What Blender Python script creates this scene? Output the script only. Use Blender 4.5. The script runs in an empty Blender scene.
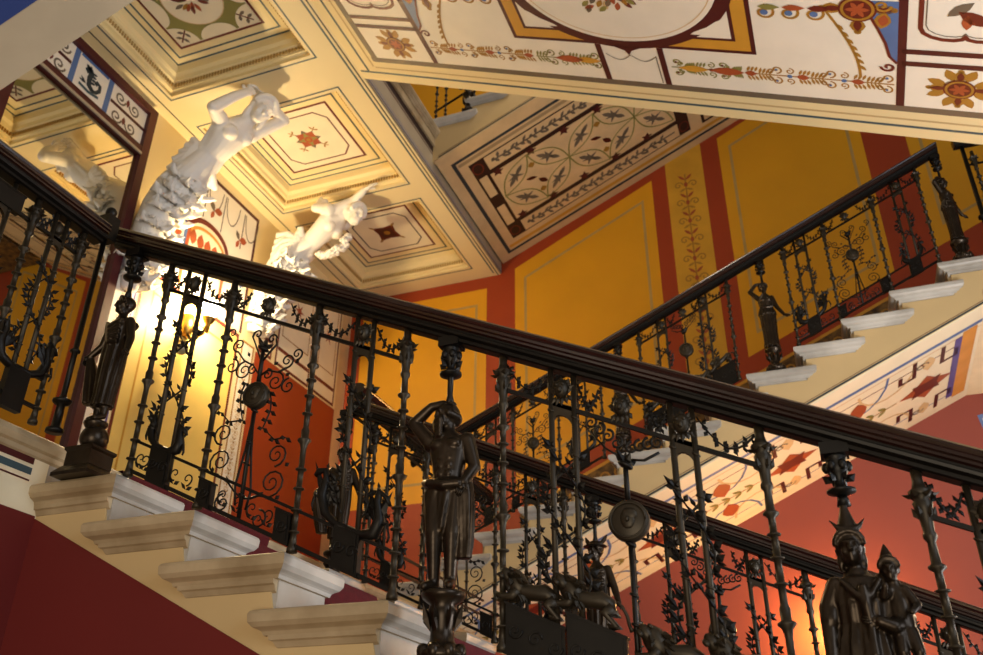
import bpy, bmesh, math, random
from mathutils import Vector, Matrix
random.seed(7)
PI = math.pi
V = Vector
C = bpy.context.scene.collection
SC = bpy.context.scene
RISE, TREAD = .155, .3357
S = RISE / TREAD                      # slope of every flight

# ------------------------------------------------------------------ materials
def lin(h):
    h = h.lstrip('#'); c = [int(h[i:i + 2], 16) / 255 for i in (0, 2, 4)]
    return tuple(x / 12.92 if x <= .04045 else ((x + .055) / 1.055) ** 2.4 for x in c) + (1,)
MATS = {}
def mat(name, col, rough=.6, metal=0., var=.12, scale=6., bump=0., col2=None, emit=0., spec=.5):
    if name in MATS: return MATS[name]
    m = bpy.data.materials.new(name); m.use_nodes = True
    nt = m.node_tree; b = nt.nodes['Principled BSDF']
    b.inputs['Roughness'].default_value = rough; b.inputs['Metallic'].default_value = metal
    b.inputs['Specular IOR Level'].default_value = spec
    tc = nt.nodes.new('ShaderNodeTexCoord'); nz = nt.nodes.new('ShaderNodeTexNoise')
    nz.inputs['Scale'].default_value = scale; nz.inputs['Detail'].default_value = 5
    nt.links.new(tc.outputs['Object'], nz.inputs['Vector'])
    rp = nt.nodes.new('ShaderNodeValToRGB'); c = lin(col)
    c2 = lin(col2) if col2 else tuple(x * (1 - var) for x in c[:3]) + (1,)
    rp.color_ramp.elements[0].position = .35; rp.color_ramp.elements[1].position = .65
    rp.color_ramp.elements[0].color = c2; rp.color_ramp.elements[1].color = c
    nt.links.new(nz.outputs['Fac'], rp.inputs['Fac']); nt.links.new(rp.outputs['Color'], b.inputs['Base Color'])
    if bump:
        bp = nt.nodes.new('ShaderNodeBump'); bp.inputs['Strength'].default_value = bump; bp.inputs['Distance'].default_value = .01
        n2 = nt.nodes.new('ShaderNodeTexNoise'); n2.inputs['Scale'].default_value = scale * 8
        nt.links.new(tc.outputs['Object'], n2.inputs['Vector'])
        nt.links.new(n2.outputs['Fac'], bp.inputs['Height']); nt.links.new(bp.outputs['Normal'], b.inputs['Normal'])
    if emit:
        b.inputs['Emission Color'].default_value = c; b.inputs['Emission Strength'].default_value = emit
    MATS[name] = m
    return m
mat('cream', '#ead7a6', .55, var=.04, scale=2); mat('cream_pale', '#efe3c4', .55); mat('coffer', '#f0dca6', .55, var=.04, scale=2)
mat('beige', '#c9ad7c', .7, var=.1, scale=2.5); mat('beige_dark', '#a98f66', .7); mat('taupe', '#b3a48a', .6)
mat('white', '#efe7d8', .5, var=.05); mat('white_warm', '#f0e4c6', .5, var=.06)
mat('maroon', '#4c1216', .5); mat('brown', '#6a2114', .5); mat('dark_brown', '#2a0f10', .5); mat('grey_brown', '#6f6252', .5)
mat('teal', '#3e5560', .5); mat('slate', '#28343c', .5); mat('blue', '#5673a8', .5); mat('blue_dark', '#2b3f78', .5)
mat('ochre', '#d29a34', .5); mat('gold', '#a87928', .5); mat('olive', '#8c8646', .5); mat('rust', '#a8502a', .5)
mat('orange', '#d8923c', .5); mat('violet', '#5a4d92', .5); mat('grey_line', '#b9985a', .6); mat('tan', '#dcbc8a', .6)
mat('wall_yellow', '#e0a012', .6, var=.07, scale=1.5); mat('wall_red', '#a03a12', .6, var=.08, scale=1.5)
mat('wall_ochre', '#d6a02c', .6, var=.12, scale=5); mat('deep_red', '#66100a', .75, var=.1, scale=1.5)
mat('brick_red', '#8c4133', .7, var=.08, scale=1.5); mat('door_yellow', '#f0cf74', .45, var=.05)
mat('marble', '#bdb8b0', .4, col2='#938d84', scale=3.2, bump=.05); mat('marble_tan', '#b8a484', .5, col2='#8f7b5c', scale=5, bump=.08)
mat('plaster_statue', '#f1ece4', .5, var=.05, scale=4)
mat('bronze', '#3a3026', .32, .75, var=.4, scale=14, spec=.5)
mat('iron', '#1d1a17', .42, .6, var=.3, scale=18)
mat('iron_olive', '#3a3226', .45, .55, var=.3, scale=18)
mat('mahogany', '#2a110b', .24, 0, var=.45, scale=9, spec=.7)
mat('carpet', '#55040c', .95, var=.25, scale=40, bump=.3)
mat('wainscot', '#7a5a28', .6, col2='#3a2412', scale=14)
mat('glass_lamp', '#ffe2ac', .3, emit=600., var=0); mat('bulb', '#ffc066', .3, emit=560., var=0)
mat('brass', '#8a6a30', .35, .9); mat('smoke_glass', '#8f8a70', .15)
m = bpy.data.materials.new('mirror_glass'); m.use_nodes = True
b = m.node_tree.nodes['Principled BSDF']; b.inputs['Base Color'].default_value = (.78, .74, .62, 1)
b.inputs['Metallic'].default_value = 1; b.inputs['Roughness'].default_value = .015; MATS['mirror_glass'] = m

# ------------------------------------------------------------------ mesh builder
class MB:
    def __init__(s): s.v = []; s.f = []; s.m = []; s.s = []; s.names = []
    def mi(s, name):
        if name not in s.names: s.names.append(name)
        return s.names.index(name)
    def add(s, vs, fs, m, smooth=False):
        o = len(s.v); k = s.mi(m); s.v += [V(p) for p in vs]
        for f in fs: s.f.append([o + i for i in f]); s.m.append(k); s.s.append(smooth)
    def box(s, lo, hi, m, F=None):
        x0, y0, z0 = lo; x1, y1, z1 = hi
        vs = [(x, y, z) for z in (z0, z1) for y in (y0, y1) for x in (x0, x1)]
        if F: vs = [F(*p) for p in vs]
        s.add(vs, [(0, 2, 3, 1), (4, 5, 7, 6), (0, 1, 5, 4), (2, 6, 7, 3), (0, 4, 6, 2), (1, 3, 7, 5)], m)
    def loops(s, ls, m, smooth=False, caps=True, closed=True):
        n = len(ls[0]); vs = [p for l in ls for p in l]; fs = []
        for i in range(len(ls) - 1):
            for j in range(n if closed else n - 1):
                a = i * n + j; b_ = i * n + (j + 1) % n
                fs.append((a, b_, b_ + n, a + n))
        if caps and closed: fs += [tuple(range(n))[::-1], tuple(range((len(ls) - 1) * n, len(ls) * n))]
        s.add(vs, fs, m, smooth)
    def tube(s, pts, r, m, n=6, F=None, ref=(0, 1, 0), flat=1.):
        pts = [V(p) for p in pts]; ref = V(ref); ls = []; N = len(pts)
        for i, p in enumerate(pts):
            t = (pts[min(i + 1, N - 1)] - pts[max(i - 1, 0)])
            if t.length < 1e-9: t = V((0, 0, 1))
            t.normalize(); a = t.cross(ref)
            if a.length < .05: a = t.cross(V((.3, .5, .8)))
            a.normalize(); b_ = a.cross(t)
            rr = r[i] if isinstance(r, (list, tuple)) else r
            l = [p + a * (rr * math.cos(2 * PI * k / n)) + b_ * (rr * flat * math.sin(2 * PI * k / n)) for k in range(n)]
            ls.append([F(*q) for q in l] if F else l)
        s.loops(ls, m, True)
    def lathe(s, prof, m, c=(0, 0, 0), n=12, F=None, ex=1., ey=1.):
        ls = []
        for r, z in prof:
            l = [(c[0] + ex * r * math.cos(2 * PI * k / n), c[1] + ey * r * math.sin(2 * PI * k / n), c[2] + z) for k in range(n)]
            ls.append([F(*q) for q in l] if F else l)
        s.loops(ls, m, True)
    def ball(s, c, r, m, n=10, F=None, rot=None):
        if not isinstance(r, (tuple, list)): r = (r, r, r)
        ls = []
        for i in range(1, n):
            a = -PI / 2 + PI * i / n; l = []
            for k in range(n + 2):
                t = 2 * PI * k / (n + 2)
                q = V((r[0] * math.cos(a) * math.cos(t), r[1] * math.cos(a) * math.sin(t), r[2] * math.sin(a)))
                if rot: q = rot @ q
                q += V(c); l.append(F(*q) if F else q)
            ls.append(l)
        s.loops(ls, m, True)
    def poly(s, pts, m): s.add(pts, [tuple(range(len(pts)))], m)
    def leaf(s, p, d, w, L, m, F=None, ref=(0, 1, 0), th=.25):
        """a pointed leaf: a flat diamond with some thickness"""
        p = V(p); d = V(d).normalized(); r = V(ref); a = d.cross(r)
        if a.length < .05: r = V((1, 0, 0)); a = d.cross(r)
        a.normalize(); nn = a.cross(d)
        vs = [p, p + d * L * .45 + a * w, p + d * L, p + d * L * .45 - a * w, p + d * L * .45 + nn * w * th * 2, p + d * L * .45 - nn * w * th * 2]
        if F: vs = [F(*q) for q in vs]
        s.add(vs, [(0, 1, 4), (1, 2, 4), (2, 3, 4), (3, 0, 4), (1, 0, 5), (2, 1, 5), (3, 2, 5), (0, 3, 5)], m)
    def build(s, name, parent=None, origin=None):
        o0 = V(origin) if origin is not None else (V(parent['org']) if parent else None)
        if o0 is None:
            mn = [min(p[i] for p in s.v) for i in range(3)]; mx = [max(p[i] for p in s.v) for i in range(3)]
            o0 = V(((mn[0] + mx[0]) / 2, (mn[1] + mx[1]) / 2, mn[2]))
        me = bpy.data.meshes.new(name); me.from_pydata([p - o0 for p in s.v], [], s.f)
        for n_ in s.names: me.materials.append(MATS[n_])
        me.polygons.foreach_set('material_index', s.m); me.polygons.foreach_set('use_smooth', s.s)
        me.update(); o = bpy.data.objects.new(name, me); C.objects.link(o)
        if parent: o.parent = parent; o.location = o0 - V(parent['org'])
        else: o.location = o0
        o['org'] = list(o0)
        return o
def tag(o, label=None, cat=None, group=None, kind=None):
    for k, x in (('label', label), ('category', cat), ('group', group), ('kind', kind)):
        if x: o[k] = x
    return o
GROUPS = {'statuette': 'bronze statuettes carrying the handrails', 'balustrade': 'iron balustrades with mahogany handrails', 'stair_flight': 'flights of the palace staircase', 'caryatid': 'white caryatids under the ceiling beams', 'wall_lamp': 'lit wall lamps'}
def empty(name, loc, label=None, cat=None, group=None, kind=None):
    group = group or GROUPS.get(name)
    o = bpy.data.objects.new(name, None); C.objects.link(o); o.location = loc; o['org'] = list(loc)
    o.empty_display_size = .05
    return tag(o, label, cat, group, kind)
def place(o, parent, loc):          # a linked copy of a part at a world place
    c = o.copy(); C.objects.link(c); c.parent = parent; c.location = V(loc) - V(parent['org']); return c

# ------------------------------------------------------------------ flat painting on a plane
class Paint:
    """painted ornament: thin layers of colour on a surface; P(u, v, lift) gives the point"""
    def __init__(s, P, mb=None, step=.0012): s.P = P; s.mb = mb or MB(); s.st = step
    def poly(s, pts, m, L=1): s.mb.poly([s.P(u, v, L * s.st) for u, v in pts], m)
    def rect(s, u0, v0, u1, v1, m, L=1): s.poly([(u0, v0), (u1, v0), (u1, v1), (u0, v1)], m, L)
    def band(s, pts, w, m, L=1, closed=False):
        n = len(pts); A = []; B = []
        for i in range(n):
            p = V(pts[i]); a = V(pts[(i - 1) % n]) if closed or i > 0 else None; c = V(pts[(i + 1) % n]) if closed or i < n - 1 else None
            d1 = (p - a).normalized() if a is not None and (p - a).length > 1e-9 else None
            d2 = (c - p).normalized() if c is not None and (c - p).length > 1e-9 else None
            if d1 is None: d1 = d2
            if d2 is None: d2 = d1
            t = (d1 + d2)
            t = t.normalized() if t.length > 1e-6 else d1
            nn = V((-t[1], t[0])); k = max(.35, abs(nn.dot(V((-d1[1], d1[0])))))
            A.append(p + nn * (w / 2 / k)); B.append(p - nn * (w / 2 / k))
        vs = [s.P(q[0], q[1], L * s.st) for q in A + B]; fs = []
        for i in range(n if closed else n - 1):
            j = (i + 1) % n; fs.append((i, j, n + j, n + i))
        s.mb.add(vs, fs, m)
    def frame(s, u0, v0, u1, v1, w, m, L=1): s.band([(u0, v0), (u1, v0), (u1, v1), (u0, v1)], w, m, L, True)
    def ell(s, u, v, ru, rv, m, L=1, n=28, rot=0):
        c, d = math.cos(rot), math.sin(rot)
        s.poly([(u + c * ru * math.cos(2 * PI * k / n) - d * rv * math.sin(2 * PI * k / n), v + d * ru * math.cos(2 * PI * k / n) + c * rv * math.sin(2 * PI * k / n)) for k in range(n)], m, L)
    def ring(s, u, v, ru, rv, w, m, L=1, n=36): s.band([(u + ru * math.cos(2 * PI * k / n), v + rv * math.sin(2 * PI * k / n)) for k in range(n)], w, m, L, True)
    def leaf(s, u, v, a, l, w, m, L=1):
        c, d = math.cos(a), math.sin(a)
        q = [(0, 0), (.3, .75), (.55, .95), (.8, .6), (1, 0), (.8, -.6), (.55, -.95), (.3, -.75)]
        s.poly([(u + c * x * l - d * y * w / 2, v + d * x * l + c * y * w / 2) for x, y in q], m, L)
    def spiral(s, u, v, r, a0, turns, w, m, L=1, sg=1, n=22):
        s.band([(u + r * (1 - t / n * .85) * math.cos(a0 + sg * 2 * PI * turns * t / n), v + r * (1 - t / n * .85) * math.sin(a0 + sg * 2 * PI * turns * t / n)) for t in range(n + 1)], w, m, L)
    def star(s, u, v, R, r, n, m, L=1, a0=0): s.poly([(u + (R if k % 2 == 0 else r) * math.cos(a0 + PI * k / n), v + (R if k % 2 == 0 else r) * math.sin(a0 + PI * k / n)) for k in range(2 * n)], m, L)
    def arabesque(s, u0, u1, v, h, m1, m2, m3, L=2):
        """a horizontal stem with leaves, scrolls and flowers"""
        s.band([(u0, v), (u1, v)], h * .06, m1, L); n = max(2, int(round(abs(u1 - u0) / (h * .44)))); d = (u1 - u0) / n
        for i in range(n):
            u = u0 + d * (i + .5); k = i % 4
            if k == 0:
                for g in (-1, 1):
                    s.spiral(u, v + g * h * .3, h * .2, -g * PI / 2, 1.1, h * .06, m1, L, g); s.spiral(u + d * .4, v + g * h * .22, h * .13, -g * PI / 2, 1.1, h * .05, m1, L, -g)
                    s.ell(u, v + g * h * .3, h * .05, h * .05, m3, L + 1, 8)
            elif k == 1:
                for q in range(4):
                    for g in (-1, 1): s.leaf(u + d * (q - 1.5) * .25, v, g * (1.0 + .1 * q), h * .36, h * .1, m1, L)
            elif k == 2:
                s.leaf(u - d * .5, v, 0, d, h * .3, m2, L + 1)
                for q in range(3):
                    for g in (-1, 1): s.leaf(u + d * (q - 1) * .3, v + g * h * .1, g * 1.2, h * .3, h * .1, m1, L)
            else:
                for g in (-1, 1): s.spiral(u, v + g * h * .26, h * .16, g * PI / 2, 1.2, h * .05, m1, L, -g)
                s.ell(u, v, h * .09, h * .09, m3, L + 1, 10)
    def rosette(s, u, v, r, L=2, a='brown', b_='gold', c='rust'):
        for k in range(4):
            t = k * PI / 2; s.leaf(u + math.cos(t) * r * .45, v + math.sin(t) * r * .45, t, r * .75, r * .55, b_, L)
            s.leaf(u + math.cos(t) * r * .5, v + math.sin(t) * r * .5, t, r * .6, r * .3, a, L + 1)
            s.ell(u + math.cos(t) * r * 1.15, v + math.sin(t) * r * 1.15, r * .13, r * .13, b_, L, 8)
        s.ell(u, v, r * .62, r * .62, a, L + 2); s.ring(u, v, r * .5, r * .5, r * .1, b_, L + 3)
        for k in range(6): s.leaf(u, v, k * PI / 3, r * .4, r * .2, c, L + 4)
    def grotesque(s, u, v0, v1, w, m1, m2, L=2):
        """a vertical candelabrum ornament"""
        s.band([(u, v0), (u, v1)], w * .05, m1, L); n = max(2, int(round((v1 - v0) / (w * .75)))); d = (v1 - v0) / n
        for i in range(n):
            v = v0 + d * (i + .4)
            for g in (-1, 1):
                s.spiral(u + g * w * .26, v, w * .16, PI if g > 0 else 0, 1.2, w * .05, m1, L, -g)
                s.leaf(u, v + d * .25, PI / 2 + g * .8, w * .34, w * .11, m2, L); s.leaf(u, v - d * .2, -PI / 2 + g * 1.1, w * .28, w * .09, m1, L)
            s.ell(u, v, w * .07, w * .1, m2, L + 1, 10)

# ------------------------------------------------------------------ room shell
def slab(name, lo, hi, m, kind='structure', parent=None):
    b_ = MB(); b_.box(lo, hi, m); o = b_.build(name, parent)
    if not parent: o['kind'] = kind
    return o
YB, XW, ZC, XE, YN = 5.72, -2.66, 4.277, -.81, .05
# back wall with its painted fields
def back_wall():
    b_ = MB(); b_.box((XW - .2, YB, -3), (7, YB + .2, 9), 'wall_red')
    p = Paint(lambda u, v, l: V((u, YB - l, v)), b_)
    hi = lambda x: 4.62 + .5 * (x + .03)      # tops follow the slanted soffit above
    lo = lambda x: 2.83 + .46 * (x - 1.72)
    for x0, x1, flat in ((-2.5, -.97, 1), (-.64, .95, 0), (1.695, 3.10, 0), (3.49, 5.2, 0)):
        t0, t1 = (4.13, 4.13) if flat else (hi(x0), hi(x1))
        b0, b1 = (1.75, 1.75) if flat else (max(1.75, lo(x0)), max(1.8, lo(x1)))
        p.poly([(x0, b0), (x1, b1), (x1, t1), (x0, t0)], 'wall_yellow', 1)
        g = .12; sl0 = (t1 - t0) / (x1 - x0); sb0 = (b1 - b0) / (x1 - x0)
        p.band([(x0 + g, b0 + sb0 * g + .2), (x1 - g, b1 - sb0 * g + .2), (x1 - g, t1 - sl0 * g - .2), (x0 + g, t0 + sl0 * g - .2)], .028, 'grey_line', 2, True)
    p.poly([(1.11, 2.45), (1.51, 2.7), (1.51, 5.5), (1.11, 5.3)], 'wall_ochre', 1)
    p.grotesque(1.31, 2.75, 5.1, .30, 'gold', 'rust', 2)
    # the skirting that climbs with the flight
    p.poly([(-.6, 1.1), (3.1, 2.80), (3.1, 3.265), (-.6, 1.56)], 'wainscot', 1); p.poly([(-2.5, 5.7), (.6, 6.6), (.6, 8.8), (-2.5, 8.8)], 'wall_yellow', 1)
    p.band([(-.6, 1.55), (3.1, 3.255)], .03, 'ochre', 2); p.band([(-.6, 1.22), (3.1, 2.92)], .03, 'ochre', 2)
    for i in range(24):
        x = -.5 + i * .15; z = 1.38 + (x + .6) * .461
        p.ring(x, z, .055, .08, .018, 'gold', 2, 12); p.ell(x + .075, z + .03, .02, .05, 'dark_brown', 2, 8)
    p.rect(XW, .155, -.6, .5, 'wainscot', 1)
    o = b_.build('wall_back'); o['kind'] = 'structure'
back_wall()
# the wall behind the landing with its painted panels
def left_wall():
    b_ = MB(); b_.box((XW - .2, -3, -3), (XW, YB, 9), 'cream')
    p = Paint(lambda u, v, l: V((XW + l, u, v)), b_)
    # middle bay: painted panel above, yellow field below
    p.rect(2.64, 2.9, 3.8, 4.18, 'maroon', 1); p.rect(2.675, 2.9, 3.765, 4.14, 'white', 2)
    p.band([(2.71, 3.58), (2.86, 3.55), (2.9, 3.0)], .07, 'blue', 3); p.band([(3.7, 3.35), (3.42, 3.5), (3.38, 3.0)], .07, 'blue', 3)
    p.band([(2.69, 3.60), (2.9, 3.52)], .025, 'brown', 4); p.band([(3.42, 3.52), (3.72, 3.36)], .025, 'brown', 4)
    arch = [(3.15 + .27 * math.cos(t * PI / 16), 3.5 + .17 * math.sin(t * PI / 16)) for t in range(17)]
    p.poly(arch + [(2.88, 2.95), (3.42, 2.95)], 'white_warm', 4)
    p.band(arch, .05, 'brown', 5); p.band([(3.15 + .23 * math.cos(t * PI / 16), 3.47 + .12 * math.sin(t * PI / 16)) for t in range(17)], .03, 'orange', 5)
    for k in range(5): p.leaf(2.95 + k * .1, 3.52, -PI / 2, .16, .1, 'rust', 5)
    p.band([(2.89, 3.5), (2.89, 2.92)], .04, 'rust', 5); p.band([(3.41, 3.5), (3.41, 2.92)], .04, 'rust', 5)
    for u in (2.72, 3.02, 3.28, 3.58):
        p.band([(u, 4.1), (u, 3.7)], .012, 'dark_brown', 3)
        p.band([(u + .02 + .1 * (1 - math.cos(t * PI / 8)) , 4.1 - .25 * math.sin(t * PI / 8)) for t in range(9)], .012, 'grey_brown', 3)
    for u, v in ((3.55, 3.78), (2.7, 3.35), (3.15, 3.85)):
        p.leaf(u, v, .4, .12, .08, 'rust', 4); p.leaf(u, v, 2.2, .1, .06, 'grey_brown', 4); p.leaf(u, v, 4.4, .1, .05, 'rust', 4)
    p.rect(2.5, .3, 3.78, 2.88, 'brown', 1); p.rect(2.53, .33, 3.75, 2.84, 'door_yellow', 2)
    p.frame(2.65, .5, 3.63, 2.7, .02, 'ochre', 3)
    # white strips at either side with climbing ornament
    for u0, u1 in ((2.235, 2.48), (3.83, 4.03)):
        p.rect(u0, .3, u1, 2.86, 'white', 1); p.frame(u0 + .015, .3, u1 - .015, 2.85, .02, 'violet' if u0 < 3 else 'gold', 2)
        p.grotesque((u0 + u1) / 2, .5, 2.7, .13, 'tan', 'gold', 2)
    # far bay: white panels over a red dado
    p.rect(4.05, .3, YB - .02, 2.84, 'wall_red', 1)
    for u0, u1 in ((4.08, 4.3), (4.36, 4.98), (5.04, 5.5)):
        p.rect(u0, 2.86, u1, 4.14, 'brown', 1); p.rect(u0 + .025, 2.89, u1 - .025, 4.11, 'white_warm', 2)
        p.frame(u0 + .07, 3.2, u1 - .07, 4.02, .012, 'gold', 3)
        p.rect(u0 + .03, 3.02, u1 - .03, 3.06, 'brown', 3)
        p.star((u0 + u1) / 2, 3.6, .1, .03, 6, 'rust', 3)
    p.rect(5.53, .3, 5.7, 4.14, 'tan', 3)
    p.rect(XW, .155, YB, .3, 'beige_dark', 1) if 0 else p.rect(2.2, .16, 5.7, .3, 'wainscot', 1)
    o = b_.build('wall_left'); o['kind'] = 'structure'
left_wall()
# mirror with painted frame
def mirror():
    t = empty('wall_mirror', (XW, 1.55, .3), 'tall wall mirror in a maroon frame beside the first white caryatid', 'mirror')
    b_ = MB(); b_.box((XW + .001, .95, .3), (XW + .012, 2.14, 3.73), 'mirror_glass'); b_.build('mirror_glass', t)
    b_ = MB()
    for lo, hi in (((XW, 2.14, .2), (XW + .05, 2.22, 4.22)), ((XW, .87, .2), (XW + .05, .95, 4.22)), ((XW, .95, 3.73), (XW + .045, 2.14, 3.80)), ((XW, .95, 4.15), (XW + .05, 2.14, 4.22)), ((XW, .95, .2), (XW + .05, 2.14, .3))):
        b_.box(lo, hi, 'maroon')
    b_.box((XW + .046, .95, 3.715), (XW + .06, 2.14, 3.735), 'taupe')
    b_.build('mirror_frame', t)
    b_ = MB(); b_.box((XW, .95, 3.8), (XW + .012, 2.14, 4.15), 'white')
    p = Paint(lambda u, v, l: V((XW + .012 + l, u, v)), b_)
    for g in (-1, 1):
        c = 1.545
        p.band([(c + g * .18, 3.79), (c + g * .18, 4.16)], .05, 'blue', 1)
        p.rect(min(c + g * .21, c + g * .6), 3.965, max(c + g * .21, c + g * .6), 3.995, 'maroon', 2)
        for v in (3.885, 4.07):
            for q in (.3, .46): p.spiral(c + g * q, v, .06, PI if (q > .4) else 0, 1.4, .016, 'grey_brown', 2, 1 if q > .4 else -1)
            p.leaf(c + g * .38, v - .03, PI / 2, .08, .04, 'brown', 2)
    p.rect(1.40, 3.80, 1.69, 3.825, 'blue', 2); p.rect(1.40, 4.125, 1.69, 4.15, 'blue', 2)
    # little sea horse
    p.band([(1.475, 4.03), (1.51, 4.07), (1.53, 4.05), (1.52, 3.99), (1.53, 3.93), (1.57, 3.905)], .045, 'slate', 3); p.band([(1.56, 3.90), (1.605, 3.915), (1.635, 3.955), (1.63, 4.0), (1.60, 4.01), (1.585, 3.98)], .03, 'slate', 3); [p.leaf(1.535, 4.05 - .03 * k_, .3, .05, .025, 'slate', 4) for k_ in range(4)]; [p.leaf(1.50, 3.92, 2.6 + .5 * k_, .07, .02, 'slate', 4) for k_ in range(2)]
    p.leaf(1.53, 4.05, 2.6, .08, .04, 'slate', 3); p.band([(1.44, 3.88), (1.54, 3.87), (1.64, 3.89)], .025, 'teal', 3)
    b_.build('painted_header', t)
mirror()
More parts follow.
